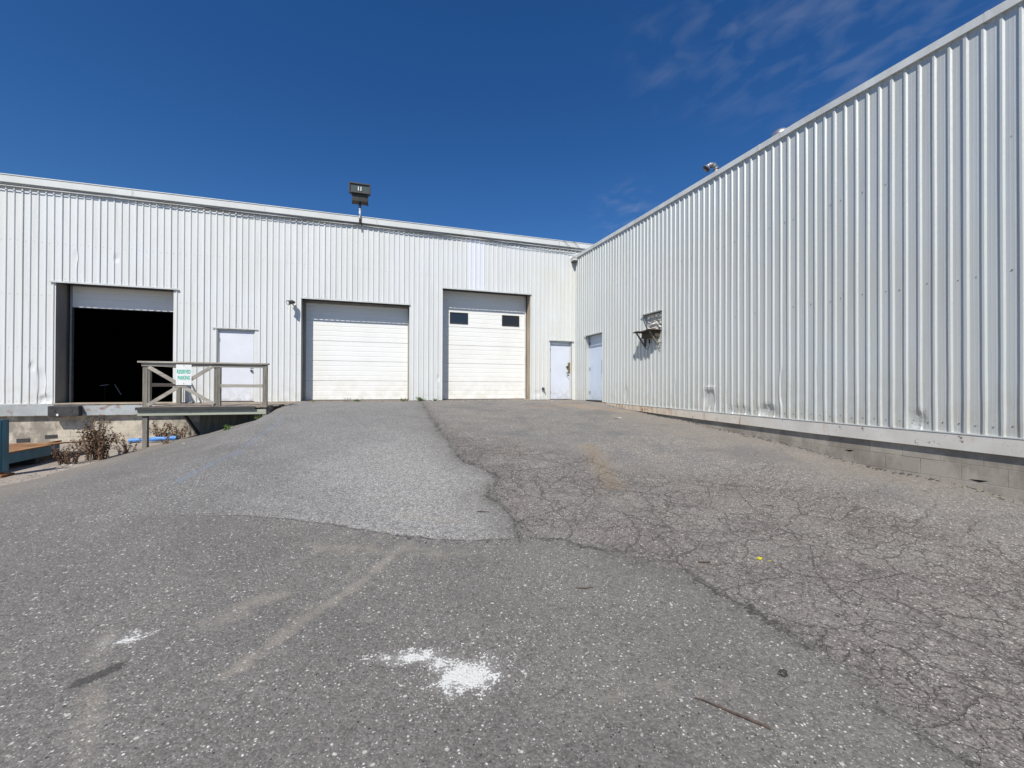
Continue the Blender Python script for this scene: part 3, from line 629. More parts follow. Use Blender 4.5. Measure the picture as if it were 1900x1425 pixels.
# ------------------------------------------------------------------ wing along the right
WG = thing('warehouse', 'grey ribbed metal warehouse wing along the right side on a block base', 'building', (XW, 4, -1.5))
wtop = lambda Y: np.interp(Y, [-8, 2.755, 5.15, 9.42, 13.2, 13.6], [4.06, 4.352, 4.46, 4.555, 4.655, 4.66])
wbot = lambda Y: np.interp(Y, [-8, 2.69, 5.08, 7.5, 11.6, 13.6], [-.57, -.55, -.54, -.515, -.475, -.465])
HW = [(11.68, 12.78, -.70, 1.705), (8.79, 9.58, 1.43, 1.90)]
siding('wall', -8, 13.58, -.60, 4.66, HW,
       [(7.22, -.26, .17, .20, .92, .028, 0), (7.23, -.02, .20, .05, .2, -.012, 0), (5.84, -.44, .19, .12, .9, .035, 0), (5.55, .0, .05, .28, .3, .0, .030), (6.45, -.46, .24, .10, .75, .012, 0), (6.72, -.2, .05, .2, .3, 0, .018),
        (10.35, -.22, .10, .22, .55, .012, 0), (3.62, -.42, .09, .12, .85, .022, 0), (8.3, -.1, .05, .22, .2, 0, .018), (4.9, .2, .04, .16, .2, .0, .012), (9.2, 0, .05, .3, .2, 0, -.014)],
       lambda h, d, z: (XW-d, h, z), 'side_wing', WG, ztop=lambda h: wtop(h)-.05, zbot=wbot, phase=.055, seed=4)
Yk = np.array([-8, -3, 0, 2.755, 5.15, 9.42, 11.5, 13.56])
def ribbon(x0, x1, zf0, zf1, ys=Yk):      # box section following the slight fall of the eave or sill
    m = MB(); vs = []
    for y_ in ys: vs += [(x0, y_, zf0(y_)), (x1, y_, zf0(y_)), (x1, y_, zf1(y_)), (x0, y_, zf1(y_))]
    fs = []
    for i in range(len(ys)-1):
        for k in range(4): fs.append((i*4+k, i*4+(k+1) % 4, (i+1)*4+(k+1) % 4, (i+1)*4+k))
    n = len(ys); fs += [(3, 2, 1, 0), tuple((n-1)*4+k for k in range(4))]
    return m.add(vs, fs)
ribbon(XW-.045, XW+.10, lambda y: float(wtop(y))-.105, lambda y: float(wtop(y))).build('fascia', 'flash', WG)
g_ = MB()
for y_ in (2.93+3.05*k for k in range(-3, 4)): g_.box(XW-.0475, XW-.040, y_-.02, y_+.02, float(wtop(y_))-.108, float(wtop(y_))+.003)
g_.split('fascia_joint', 'flash', WG)
vs = [(XW+.10, -8, 3.98), (30, -8, 3.98), (30, 13.5, 4.5), (XW+.10, 13.5, 4.60), (XW+.10, -8, 3.9), (30, -8, 3.9), (30, 13.5, 4.4), (XW+.10, 13.5, 4.5)]
MB().add(vs, [(0,1,2,3),(7,6,5,4),(0,4,5,1),(1,5,6,2),(2,6,7,3),(3,7,4,0)]).build('roof', 'roof', WG)
bbot = lambda Y: float(np.interp(Y, [-8, 2.69, 5.08, 7.5, 11.1, 12], [-.78, -.757, -.743, -.704, -.62, -.60]))
yk2 = [-8, -3, 0, 2.69, 5.08, 6.3, 7.5, 9.3, 11.1, 11.63]
ribbon(XW-.017, XW+.12, bbot, lambda y: float(wbot(y))-.014, yk2).build('base_beam', 'beam', WG)
ribbon(XW-.0235, XW+.02, lambda y: float(wbot(y))-.011, lambda y: float(wbot(y))+.004, yk2).build('base_flashing', 'flash', WG)
MB().box(XW+.028, XW+.30, -8, 11.6, -1.7, -.60).build('foundation', 'block_wing', WG)
# chipped corners of the blocks
ch = MB()
for (y_, z_, s_) in ((4.45, -.93, .05), (3.02, -1.08, .07)):
    ch.add([(XW+.024, y_-s_, z_), (XW+.024, y_+s_*1.6, z_-.012), (XW+.024, y_+s_*.2, z_-.026)], [(0,1,2),(2,1,0)])
ch.split('block_chip', 'jamb_tan', WG)
# door of the wing, set back
MB().box(XW+.005, XW+.20, 12.78, 12.83, -.47, 1.75).build('jamb', 'side_wing', WG); MB().box(XW+.005, XW+.20, 11.63, 11.68, -.47, 1.75).build('jamb', 'jamb', WG)
MB().box(XW+.005, XW+.20, 11.68, 12.78, 1.705, 1.75).build('lintel', 'jamb', WG)
dw = MB().box(XW+.145, XW+.19, 11.68, 12.775, -.44, 1.70).build('door', 'pdoor_b', WG, bevel=.003); dw['label'] = 'pale blue door set back in the wing wall beside the corner'
MB().box(XW+.01, XW+.19, 11.68, 12.78, -.48, -.441).build('door_sill', 'darkgap', WG)
MB().box(XW+.08, XW+.144, 11.83, 11.87, .42, .84).build('door_handle', 'steel_dark', dw)
for zz in (-.2, .6, 1.45): MB().tube([(XW+.137, 12.74, zz-.05), (XW+.137, 12.74, zz+.05)], .010, 8).build('hinge', 'steel_dark', dw)
MB().box(XW-.05, XW-.0205, 11.64, 12.83, 1.71, 1.722).build('head_flashing', 'flash', WG)
# window opening with the covered air conditioner
MB().box(XW+.003, XW+.12, 8.75, 8.79, 1.40, 1.93).build('jamb', 'flash', WG); MB().box(XW+.003, XW+.12, 9.58, 9.62, 1.40, 1.93).build('jamb', 'flash', WG); MB().box(XW+.003, XW+.12, 8.79, 9.58, 1.90, 1.93).build('lintel', 'jamb', WG)
MB().box(XW+.115, XW+.135, 8.74, 9.63, 1.35, 1.98).build('backing_board', 'flash', WG)
MB().box(XW-.060, XW-.0205, 8.76, 9.60, 1.902, 1.912).build('head_flashing', 'flash', WG)
pts = []
for zr, st in ((2.86, 1), (1.36, 1), (-.44, 1)):
    for k in range(-50, 90):
        y = .055+k*PITCH+.10
        if y > 13.4 or y < -7.5 or any(a < y < b and c < zr < e for a, b, c, e in HW): continue
        if (k % 5 in (1, 3) or q.random() < .25) and zr > 0: continue
        pts.append((XW-.002, y+q.uniform(-.008, .008), zr+q.uniform(-.015, .015)+(.0 if zr < 0 else .018*(y-5))))
screws(WG, pts, (-1, 0, 0), .0082, 'screw')
MB().box(XW-.03, XW+.06, 11.42, 11.60, -.56, -.478).build('broken_brick', 'brick', WG)

# ------------------------------------------------------------------ air conditioner on its shelf
SH = thing('wall_shelf', 'weathered plywood shelf on wooden brackets sticking out of the grey ribbed wing wall', 'shelf', (XW-.02, 9.2, 1.40))
q = random.Random(9); vs = []; n = 10
for j, (xx) in enumerate((6.43, 6.60, 6.86)):
    for i in range(n): y_ = 8.80+.78*i/(n-1); vs.append((xx+(q.uniform(-.02, .02) if j == 0 else 0), y_, 1.415+(.012*math.sin(i*1.1) if j == 0 else 0)))
m = MB(); top = [(x, y, z+.018) for x, y, z in vs]; o_ = len(vs)
fs = [(j*n+i, (j+1)*n+i, (j+1)*n+i+1, j*n+i+1) for j in range(2) for i in range(n-1)]
fs += [tuple(k+o_ for k in reversed(f_)) for f_ in fs]
rim = [i for i in range(n)]+[n+n-1, 2*n+n-1]+[2*n+i for i in range(n-2, -1, -1)]+[n]
for a, b in zip(rim, rim[1:]+rim[:1]): fs.append((a, b, b+o_, a+o_))
m.add(vs+top, fs).build('board', 'wood_dark', SH); MB().box(6.60, 6.73, 8.86, 9.42, 1.26, 1.408).build('batten', 'wood_dark', SH)
for y_ in (8.92, 9.46):
    MB().beam((6.725, y_, 1.05), (6.725, y_, 1.41), .035, .03).beam((6.715, y_, 1.07), (6.47, y_, 1.40), .03, .03, (0, 1, 0)).split('bracket', 'wood_z', SH)
AC = thing('air_conditioner', 'window air conditioner wrapped in crinkled grey tarp in the wing wall opening above the shelf', 'air conditioner', (6.80, 9.2, 1.434))
MB().box(XW+.075, XW+.113, 8.84, 9.44, 1.436, 1.86).build('casing', 'galv', AC)
q = random.Random(2); vs = []; ny, nz = 44, 34
for j in range(nz+1):
    for i in range(ny+1):
        y_ = 8.83+.62*i/ny; z_ = 1.436+.435*j/nz
        amp = .018 if 0 < i < ny and j < nz else .0
        rid = math.sin(z_*70+3.5*math.sin(y_*9)+1.5*math.sin(y_*23))*.5+math.sin(z_*43-y_*17+2*math.sin(y_*13))*.4
        x_ = XW+.045-amp*1.25*rid*(1-.6*max(0, (z_-1.72)/.15))-.012*math.sin(math.pi*i/ny)+q.uniform(-.003, .003)
        vs.append((x_, y_, z_))
fs = [(j*(ny+1)+i, (j+1)*(ny+1)+i, (j+1)*(ny+1)+i+1, j*(ny+1)+i+1) for j in range(nz) for i in range(ny)]
MB().add(vs, fs).build('tarp_cover', 'tarp', AC)
cb_ = thing('power_cable', 'black looped power cable hanging under the wing wall shelf', 'cable', (6.66, 9.25, 1.41))
MB().tube([(6.66, 9.20, 1.41), (6.655, 9.21, 1.25), (6.65, 9.17, 1.16), (6.66, 9.16, 1.10), (6.67, 9.20, 1.03), (6.665, 9.27, .97), (6.66, 9.33, 1.0), (6.665, 9.36, 1.06)], .008, 6).tube([(6.67, 9.32, 1.41), (6.675, 9.31, 1.25), (6.68, 9.33, 1.14)], .007, 6).build('cord', 'cable', cb_)
MB().tube([(6.655, 9.17, 1.22), (6.66, 9.17, 1.12)], .024, 8).build('plug', 'cable', cb_)
hk = thing('hose_hook', 'small dark ring hook fixed below the right end of the shelf', 'hook', (6.72, 8.78, 1.08))
MB().tube([(6.69, 8.80+.045*math.cos(a), 1.06+.045*math.sin(a)) for a in np.linspace(-1.9, 2.6, 12)], .010, 6).tube([(6.73, 8.80, 1.10), (6.69, 8.80, 1.105)], .010, 6).build('ring', 'steel_dark', hk)

# ------------------------------------------------------------------ roof things
VP = thing('vent_pipe', 'small galvanised gooseneck vent pipe above the wing roof edge', 'vent pipe', (7.30, 7.62, 4.5))
dx, dy = -.95, .31; pth = [(7.3, 7.62, 4.4), (7.3, 7.62, 4.90)]
for a in np.linspace(0, 150, 8): aa = R(a); r_ = .105; pth.append((7.3+dx*r_*(1-math.cos(aa)), 7.62+dy*r_*(1-math.cos(aa)), 4.92+r_*math.sin(aa)))
MB().tube(pth, .058, 14, False).build('pipe', 'galv', VP, smooth=True)
e = Vector(pth[-1]); d_ = (e-Vector(pth[-2])).normalized(); MB().tube([e-d_*.01, e+d_*.055], [.062, .088], 14, False).build('pipe_mouth', 'galv', VP, smooth=True)
MB().tube([e+d_*.02, e+d_*.022], [.066, .066], 14).build('mouth_screen', 'darkgap', VP)
m = MB()
for k in (1, 3, 5, 7): p = Vector(pth[k+1]); dd = (Vector(pth[min(k+2, len(pth)-1)])-Vector(pth[k])).normalized(); m.tube([p-dd*.006, p+dd*.006], .064, 14)
m.split('pipe_band', 'steel_dark', VP)
RV = thing('roof_vent', 'shiny round roof vent cap just showing over the wing fascia', 'roof vent', (7.42, 6.1, 4.4))
MB().tube([(7.42, 6.12, 4.3), (7.42, 6.12, 4.78)], .11, 18).build('collar', 'galv', RV, smooth=True)
MB().tube([(7.42, 6.12, 4.80), (7.42, 6.12, 4.86), (7.42, 6.12, 4.92), (7.42, 6.12, 4.965), (7.42, 6.12, 4.985)], [.175, .18, .155, .09, .01], 24).build('cap', 'galv', RV, smooth=True)

# floodlight on its pole
FL = thing('floodlight', 'bronze box floodlight on a short rusty pole above the long warehouse fascia', 'floodlight', (-.49, 13.47, 4.86))
t = NT('flaking_white_pole'); fx = t.rng(t.noise(14, 5, .7), .46, .52); M['polepaint'] = t.done(t.mix(fx, (.66, .65, .62), (.13, .085, .06)), .7, None, 0, .3)
MB().tube([(-.49, 13.48, 4.84), (-.49, 13.48, 5.47)], .028, 12).build('pole', 'polepaint', FL, smooth=True)
MB().tube([(-.49, 13.48, 5.36), (-.49, 13.48, 5.56)], .036, 12).tube([(-.49, 13.43, 5.40), (-.49, 13.445, 5.40)], .018, 8).build('pole_collar', 'bronze', FL)
MB().box(-.51, -.47, 13.50, 13.58, 4.87, 4.90).box(-.51, -.47, 13.50, 13.58, 5.02, 5.05).split('pole_bracket', 'galv', FL)
MB().add([(-.71,13.36,5.52),(-.26,13.36,5.52),(-.26,13.62,5.52),(-.71,13.62,5.52),(-.71,13.34,5.74),(-.26,13.34,5.74),(-.26,13.66,5.74),(-.71,13.66,5.74)],
         [(0,3,2,1),(4,5,6,7),(0,1,5,4),(1,2,6,5),(2,3,7,6),(3,0,4,7)]).box(-.72, -.68, 13.4, 13.58, 5.49, 5.52).box(-.29, -.25, 13.4, 13.58, 5.49, 5.52).build('ballast_box', 'bronze', FL, bevel=.012)
x0, x1 = -.80, -.185; z0, z1 = 5.735, 6.04; yf, tilt = 13.28, -.06     # housing: deep frame round a recessed lens
hm = MB(); fw = .04
for bx in ((x0, x1, z0, z0+fw), (x0, x1, z1-fw, z1), (x0, x0+fw, z0+fw, z1-fw), (x1-fw, x1, z0+fw, z1-fw)): hm.box(bx[0], bx[1], yf, yf+.09, bx[2], bx[3])
hm.add([(x0,yf+.09,z0),(x1,yf+.09,z0),(x1,yf+.09,z1),(x0,yf+.09,z1),(x0+.1,yf+.34,z0+.03),(x1-.1,yf+.34,z0+.03),(x1-.1,yf+.34,z1-.06),(x0+.1,yf+.34,z1-.06)],
       [(0,4,5,1)[::-1],(1,5,6,2)[::-1],(2,6,7,3)[::-1],(3,7,4,0)[::-1],(4,7,6,5)[::-1]])
hm.build('housing', 'bronze', FL, bevel=.006)
lz = MB().box(x0+fw, x1-fw, yf+.03, yf+.036, z0+fw, z1-fw).build('lens', 'lens', FL)
for xx in (-.525, -.455): MB().tube([(xx, yf+.026, z0+.075), (xx, yf+.026, z0+.195)], .017, 10).build('lamp_tube', 'lamp', lz)

SL = thing('security_light', 'small dark security light on a white round mount left of the middle roller door', 'wall light', (-2.27, 13.58, 2.33))
MB().tube([(-2.27, 13.585, 2.30), (-2.27, 13.53, 2.30)], .058, 16).build('mount', 'whitepl', SL, bevel=.004)
MB().tube([(-2.27, 13.53, 2.30), (-2.27, 13.44, 2.31), (-2.29, 13.42, 2.35)], .018, 8).build('arm', 'whitepl', SL)
MB().tube([(-2.25, 13.46, 2.40), (-2.30, 13.40, 2.395), (-2.37, 13.33, 2.365), (-2.395, 13.305, 2.35)], [.035, .058, .064, .072], 14).build('hood', 'steel_dark', SL, smooth=False)
MB().tube([(-2.385, 13.315, 2.356), (-2.399, 13.301, 2.349)], .054, 14).build('lens', 'lamp', SL)
CL = thing('security_light', 'small white box light tucked in the corner under the wing eave', 'wall light', (6.64, 13.5, 4.45))
MB().box(6.56, 6.72, 13.36, 13.58, 4.44, 4.53).build('housing', 'whitepl', CL, bevel=.012)
MB().box(6.58, 6.70, 13.38, 13.56, 4.40, 4.44).build('lens', 'lens', CL)
MB().box(6.545, 6.735, 13.345, 13.579, 4.53, 4.545).build('hood', 'whitepl', CL)
OB = thing('outlet_box', 'small grey outdoor socket box low on the wall left of the corner door', 'outlet', (5.52, 13.58, -.08))
MB().box(5.475, 5.56, 13.52, 13.581, -.125, -.03).build('box', 'steel_dark', OB, bevel=.008); MB().tube([(5.53, 13.53, -.045), (5.535, 13.47, -.06), (5.53, 13.465, -.10)], .016, 8).build('cover_flap', 'jamb', OB)
# cables along the eave and into the corner
def cable(label, pts, r=.010, name='eave_cable', grp=None):
    P_ = [Vector(p) for p in pts]; out = []
    for a, b in zip(P_, P_[1:]):
        for k in range(8): t_ = k/8; out.append(a.lerp(b, t_)-Vector((0, 0, .012*math.sin(math.pi*t_)*(b-a).length)))
    out.append(P_[-1]); o = MB().tube(out, r, 6).build(name, 'cable', None, smooth=True); tag(o, label, 'cable', grp); return o
cable('long black cable sagging along under the warehouse fascia', [(-16, 13.50, 4.925), (-10, 13.50, 4.915), (-6.6, 13.50, 4.92), (-3.0, 13.50, 4.915), (-.49, 13.50, 4.93), (1.9, 13.50, 4.915), (4.5, 13.50, 4.925), (6.7, 13.50, 4.88)], .011)
cable('thin grey conduit cable crossing under the fascia towards the corner', [(-5.6, 13.51, 4.90), (-.5, 13.51, 4.905), (3.0, 13.51, 4.89), (6.2, 13.50, 4.83), (6.95, 13.50, 4.78)], .009)
cable('short wire hanging over the fascia beside the corner, left one', [(6.25, 13.49, 5.15), (6.45, 13.48, 4.96), (6.55, 13.48, 4.86)], .006)
cable('short wire hanging over the fascia beside the corner, right one', [(6.62, 13.49, 5.15), (6.80, 13.48, 5.0), (6.95, 13.48, 4.84)], .006)
# dock bumper
DB = thing('dock_bumper', 'black rubber dock bumper bolted to the ledge at the open bay', 'dock bumper', (-7.35, 13.5, -.66))
MB().box(-7.71, -7.10, 13.40, 13.547, -.785, -.525).build('pad', 'rubber', DB, bevel=.014)
for xx in (-7.58, -7.24): MB().tube([(xx, 13.402, -.635), (xx, 13.392, -.635)], .028, 12).build('bolt', 'steel_dark', DB)
MB().box(-7.53, -7.49, 13.385, 13.40, -.77, -.72).build('bolt_tab', 'paper', DB)

# ------------------------------------------------------------------ wooden platform with rail
PF = thing('wooden_platform', 'weathered wooden platform with railing in front of the personnel door', 'platform', (-3.8, 12.5, -.49))
xl, xr, yf, yb, zd = -4.99, -2.50, 11.50, 13.52, -.485
dk = MB(); q = random.Random(12); x = xl; 
while x < xr-.02:
    w_ = .139; x2 = min(x+w_, xr+.01); dz = q.uniform(-.004, .004)
    dk.box(x+.004, x2-.004, yf-.06+q.uniform(-.015, .015), yb, zd-.036+dz, zd+dz); x = x2
# boards that carry on to the asphalt at the right end, shorter each time
for k, ye in enumerate((12.0, 12.6, 13.1)):
    dk.box(xr+.014+k*.139, xr+.144+k*.139, ye, yb, zd-.034-.003*k, zd-.003*k)
dk.build('deck_boards', 'wood_y', PF)
MB().box(xl-.06, xr-.02, yf-.035, yf+.005, zd-.20, zd-.076).build('rim_joist', 'wood_g', PF, bevel=.003)
jo = MB()
for xx in np.arange(xl+.02, xr, .41): jo.box(xx, xx+.038, yf+.01, yb-.01, zd-.18, zd-.042)
jo.split('joist', 'wood_z', PF)
def post(x, y, z0, z1, w_=.092, rot=0): return MB().box(x-w_/2, x+w_/2, y-w_/2, y+w_/2, z0, z1).build('post', 'wood_z', PF, bevel=.004)
zr_ = .50
post(xl+.06, yf+.055, hz(xl+.06, yf)-.1, zr_); post(xr-.05, yf+.02, hz(xr-.05, yf)-.2, zr_-.0)
post(-3.52, yf+.045, zd, zr_, .088); post(xl+.0, yb-.12, zd, zr_-.01)
MB().box(xl+.112, xl+.15, yf+.012, yf+.10, zd+.001, zr_-.02).box(-3.61, -3.568, yf+.01, yf+.095, zd+.001, zr_-.02).split('stud', 'wood_z', PF)
MB().box(xl-.06, xr+.03, yf-.055, yf+.09, zr_, zr_+.038).build('handrail', 'wood_x', PF, bevel=.005)
MB().box(xl+.0, -3.62, yf-.012, yf+.008, zr_-.075, zr_-.003).box(-3.62, xr, yf-.012, yf+.008, zr_-.08, zr_-.002).build('top_rail', 'wood_x', PF, bevel=.004)
MB().box(xl-.02, xl+.02, yf+.095, yb-.16, zr_-.045, zr_-.015).build('side_handrail', 'wood_y', PF, bevel=.005)
MB().box(xl+.02, xl+.058, yf+.105, yb-.14, -.035, .045).build('side_rail', 'wood_y', PF, bevel=.004)
MB().beam((xl+.11, yf+.0, zd+.03), (-3.64, yf+.0, zr_-.06), .035, .075, (0, 0, 1)).build('diagonal_brace', 'wood_x', PF)
MB().beam((xl+.13, yf-.0, zr_-.09), (-3.60, yf-.0, zd+.04), .030, .075, (0, 0, 1)).build('diagonal_brace', 'wood_x', PF)
MB().box(-3.475, xr-.09, yf+.005, yf+.043, -.045, .028).build('mid_rail', 'wood_x', PF, bevel=.004)
MB().box(xl-.075, xr-.24, yf-.090, yf-.040, zd-.072, zd-.010).build('edge_shade_strip', 'darkgap', PF)  # near-black strip paints the shade below the overhanging board ends
MB().box(-4.22, -2.75, yf+1.0, yf+1.04, -1.45, zd-.185).build('underdeck_shade_board', 'wood_z', PF)  # board added to darken the shaded space under the platform
MB().beam((-4.62, yf+1.1, zd-.19), (-4.24, yf+1.1, -1.30), .038, .14, (0, 1, 0)).build('support_brace', 'wood_z', PF)

# two pale strips just made out inside the dark bay
st_ = thing('metal_strip', 'pale strip leaning inside the dark open bay', 'strip', (-7.55, 16, -.63))
MB().beam((-7.62, 16.0, .02), (-7.50, 16.1, -.30), .05, .02).build('blade', 'whitepl', st_)
st_ = thing('metal_strip', 'short pale strip lying level beside the leaning one inside the dark bay', 'strip', (-7.85, 16, -.63))
MB().beam((-7.98, 16.0, -.02), (-7.76, 16.0, .01), .05, .02).build('blade', 'whitepl', st_); MB().beam((-7.86, 16.02, -.63), (-7.86, 16.02, -.02), .02, .02).build('stand', 'darkgap', st_)

# sign
SG = thing('parking_sign', 'white sign reading RESERVED PARKING in green on the platform rail', 'sign', (-4.19, yf-.035, .24))
sx0, sx1, sz0, sz1, sy = -4.335, -4.035, .005, .475, yf-.030
MB().box(sx0, sx1, sy-.003, sy, sz0, sz1).build('panel', paint('white_sign_enamel', (.80, .80, .79), (.72, .72, .70), 5, .35, bump=.02), SG)
for zz in (sz0+.03, sz1-.025): MB().tube([(-4.185, sy-.003, zz), (-4.185, sy-.007, zz)], .009, 8).build('bolt', 'steel_dark', SG)
gm = paint('green_sign_lettering', (.01, .42, .28), (.02, .46, .32), 30, .5, bump=.02)
for txt, zc, wd in (('RESERVED', .312, .265), ('PARKING', .172, .235)):
    c = bpy.data.curves.new('lettering', 'FONT'); c.body = txt; c.size = .1; c.extrude = .0006; c.offset = .0035; c.align_x = 'CENTER'; c.align_y = 'CENTER'; c.space_character = 1.06
    o = bpy.data.objects.new('tmp', c); COL.objects.link(o); bpy.context.view_layer.update()
    me = bpy.data.meshes.new_from_object(o.evaluated_get(bpy.context.evaluated_depsgraph_get())); bpy.data.objects.remove(o)
    xs_ = [v.co.x for v in me.vertices]; ys_ = [v.co.y for v in me.vertices]; w0 = max(xs_)-min(xs_); h0 = max(ys_)-min(ys_); mx0 = (max(xs_)+min(xs_))/2; my0 = (max(ys_)+min(ys_))/2
    for v in me.vertices: v.co = Vector(((v.co.x-mx0)*wd/w0-4.185+4.19, sy-.0040-(.0008 if v.co.z > 0 else 0)-(yf-.035), (v.co.y-my0)*.092/h0+zc-.24))
    me.polygons.foreach_set('use_smooth', [False]*len(me.polygons)); me.materials.clear(); me.materials.append(gm); o = bpy.data.objects.new('lettering', me); COL.objects.link(o); o.parent = SG

# ------------------------------------------------------------------ steel yard ramp at the far left
YR = thing('steel_yard_ramp', 'rusty steel yard ramp end with teal frame lying on the concrete apron', 'ramp', (-6.5, 10, -1.475))
m = MB(); zt = lambda y: -1.16-(.0 if y < 10.9 else (y-10.9)*.10)
ys = [6.5, 8.5, 10.0, 10.9, 11.4, 11.75]; vs = []
for y in ys: vs += [(-7.35, y, zt(y)), (-5.98, y, zt(y)), (-5.98, y, zt(y)-.02), (-7.35, y, zt(y)-.02)]
fs = [(i*4+k, i*4+(k+1) % 4, (i+1)*4+(k+1) % 4, (i+1)*4+k) for i in range(len(ys)-1) for k in range(4)]+[(3, 2, 1, 0), tuple((len(ys)-1)*4+k for k in range(4))]
m.add(vs, fs).build('bed_plate', 'rust', YR)
m = MB().beam((-6.45, 6.5, -1.150), (-6.45, 11.6, -1.205), .05, .03).beam((-6.9, 6.5, -1.150), (-6.9, 10.9, -1.152), .05, .03).tube([(-6.02, 11.70, -1.24), (-6.02, 11.70, -1.16)], .02, 8); m.split('tread_strip', 'rust', YR)
for xx in (-6.02, -7.31): MB().box(xx-.035, xx+.035, 6.5, 10.75, -1.36, -1.182).build('side_beam', 'teal', YR, bevel=.006)
for yy in (9.9, 10.5):
    MB().beam((-6.50+(yy-9.9)*.12, yy+.62, -1.07), (-6.28+(yy-9.9)*.12, yy+.58, -1.06), .012, .08).build('bracket', 'cable', YR)
for yy in (8.2, 10.2):
    MB().box(-7.30, -6.0, yy-.05, yy+.05, -1.475, -1.36).build('cross_beam', 'darkgap', YR)
TP = thing('steel_post', 'teal painted steel post on a rusty foot at the left edge of the yard', 'post', (-5.80, 8.95, -1.475))
MB().box(-5.86, -5.70, 8.90, 8.92, -1.40, -.56).box(-5.715, -5.69, 8.92, 9.06, -1.40, -.56).box(-5.86, -5.84, 8.92, 9.06, -1.40, -.56).build('channel', 'teal', TP, bevel=.004)
MB().box(-5.90, -5.64, 8.84, 9.10, -1.475, -1.44).box(-5.83, -5.73, 8.94, 9.02, -1.44, -1.40).build('foot_plate', 'rust', TP, bevel=.005)
MB().box(-5.85, -5.72, 8.885, 8.90, -1.30, -1.28).build('weld_strip', 'teal', TP)
BT = thing('blue_tarp_roll', 'rolled bright blue tarp lying along the foot of the dock wall', 'tarp', (-5.45, 13.2, -1.43))
q = random.Random(4); pth = [(-5.98+1.05*k/12, 13.22-.12*k/12+q.uniform(-.008, .008), -1.415+.045*k/12+q.uniform(-.006, .006)) for k in range(13)]
MB().tube(pth, [.050+q.uniform(-.012, .012) for _ in pth], 9).build('roll', 'bluepaint', BT)

# ------------------------------------------------------------------ plants
def weed(name, x, y, z, h, r, stems, mats, label, grp, seed, leafn=26, leaf=.05, spread=.5):
    q = random.Random(seed); t_ = thing(name, label, 'weed', (x, y, z), grp); st = MB(); lv = MB()
    for s_ in range(stems):
        a = q.uniform(0, 6.28); rr = q.uniform(0, r*.45); b = Vector((x+rr*math.cos(a), y+rr*math.sin(a), z)); lean = Vector((math.cos(a), math.sin(a), 0))*q.uniform(.05, spread)*h
        hh = h*q.uniform(.45, 1.0); pts = []
        for k in range(6):
            u = k/5; pts.append(b+lean*u*u+Vector((q.uniform(-.01, .01), q.uniform(-.01, .01), hh*u)))
        st.tube(pts, [.0045*(1-.7*k/5)*(1+h) for k in range(6)], 4, False)
        for k in range(leafn):
            u = q.uniform(.12, 1.02); i = min(int(u*5), 4); p = pts[i].lerp(pts[min(i+1, 5)], u*5-i) if u < 1 else pts[5]
            d = Vector((q.gauss(0, 1), q.gauss(0, 1), q.gauss(.25, .8))).normalized(); L_ = leaf*q.uniform(.5, 1.3); s2 = d.orthogonal().normalized(); s2.rotate(Matrix.Rotation(q.uniform(0, 6.28), 3, d)); s2 *= L_*.28
            bend = Vector((0, 0, -L_*.3)); lv.add([p, p+d*L_*.5+s2, p+d*L_+bend, p+d*L_*.5-s2], [(0, 1, 2, 3)])
    st.build('stalk', mats[0], t_); lv.build('foliage', mats[1], t_); return t_
DRY = 'dry brown weeds along the ramp edge and dock wall'
weed('dry_weed', -5.22, 10.42, -1.475, .82, .34, 52, ('drystem', 'deadleaf'), 'tall dead brown weed clump at the foot of the ramp, biggest of all', DRY, 1, 46, .046, .26)
weed('dry_weed', -5.50, 10.05, -1.475, .42, .35, 22, ('drystem', 'deadleaf'), 'low dead weed clump just left of the tallest brown weed', DRY, 2, 26, .042, .5)
weed('dry_weed', -4.98, 10.9, -1.475, .36, .3, 15, ('drystem', 'deadleaf'), 'low dead weed clump between the tallest brown weed and the platform post', DRY, 3, 26, .04, .5)
weed('dry_weed', -5.42, 13.45, -1.475, .55, .40, 16, ('drystem', 'deadleaf'), 'dead weed clump against the dock wall behind the blue tarp roll', DRY, 4, 22, .05, .4)
weed('dry_weed', -5.02, 13.42, -1.475, .50, .30, 14, ('drystem', 'deadleaf'), 'dead weed clump against the dock wall under the platform', DRY, 5, 22, .05, .4)
weed('dry_weed', -6.35, 13.45, -1.475, .26, .25, 8, ('drystem', 'deadleaf'), 'small dead weed at the dock wall left of the blue tarp roll', DRY, 6, 16, .04, .5)
weed('dry_weed', -7.05, 13.40, -1.475, .20, .35, 8, ('drystem', 'deadleaf'), 'small dead weed at the dock wall below the rubber bumper', DRY, 7, 16, .04, .6)
weed('dry_weed', -6.55, 12.3, -1.475, .20, .2, 6, ('drystem', 'deadleaf'), 'tiny dead weed on the concrete apron right of the yard ramp end', DRY, 8, 14, .035, .6)
weed('dry_weed', -6.2, 11.0, -1.475, .22, .22, 7, ('drystem', 'olive'), 'straw coloured weed on the apron beside the yard ramp', DRY, 9, 14, .04, .6)
GRN = 'green weeds sprouting at the foot of the doors'
weed('green_weed', -3.25, 11.15, hz(-3.25, 11.15)-.01, .14, .16, 12, ('green', 'green'), 'bright green weed tuft under the edge of the wooden platform', 'green weeds', 20, 16, .045, .9)
weed('green_weed', -.80, 13.50, -.465, .13, .30, 7, ('olive', 'olive'), 'sparse straw weed at the foot of the middle roller door', GRN, 21, 7, .03, .6)
weed('green_weed', -.55, 13.50, -.465, .07, .30, 14, ('green', 'green'), 'low green weed strip at the centre foot of the middle roller door', GRN, 22, 9, .03, 1.2)
weed('green_weed', .80, 13.46, -.465, .10, .26, 14, ('green', 'olive'), 'weed tuft at the right foot of the middle roller door', GRN, 23, 10, .035, 1.2)
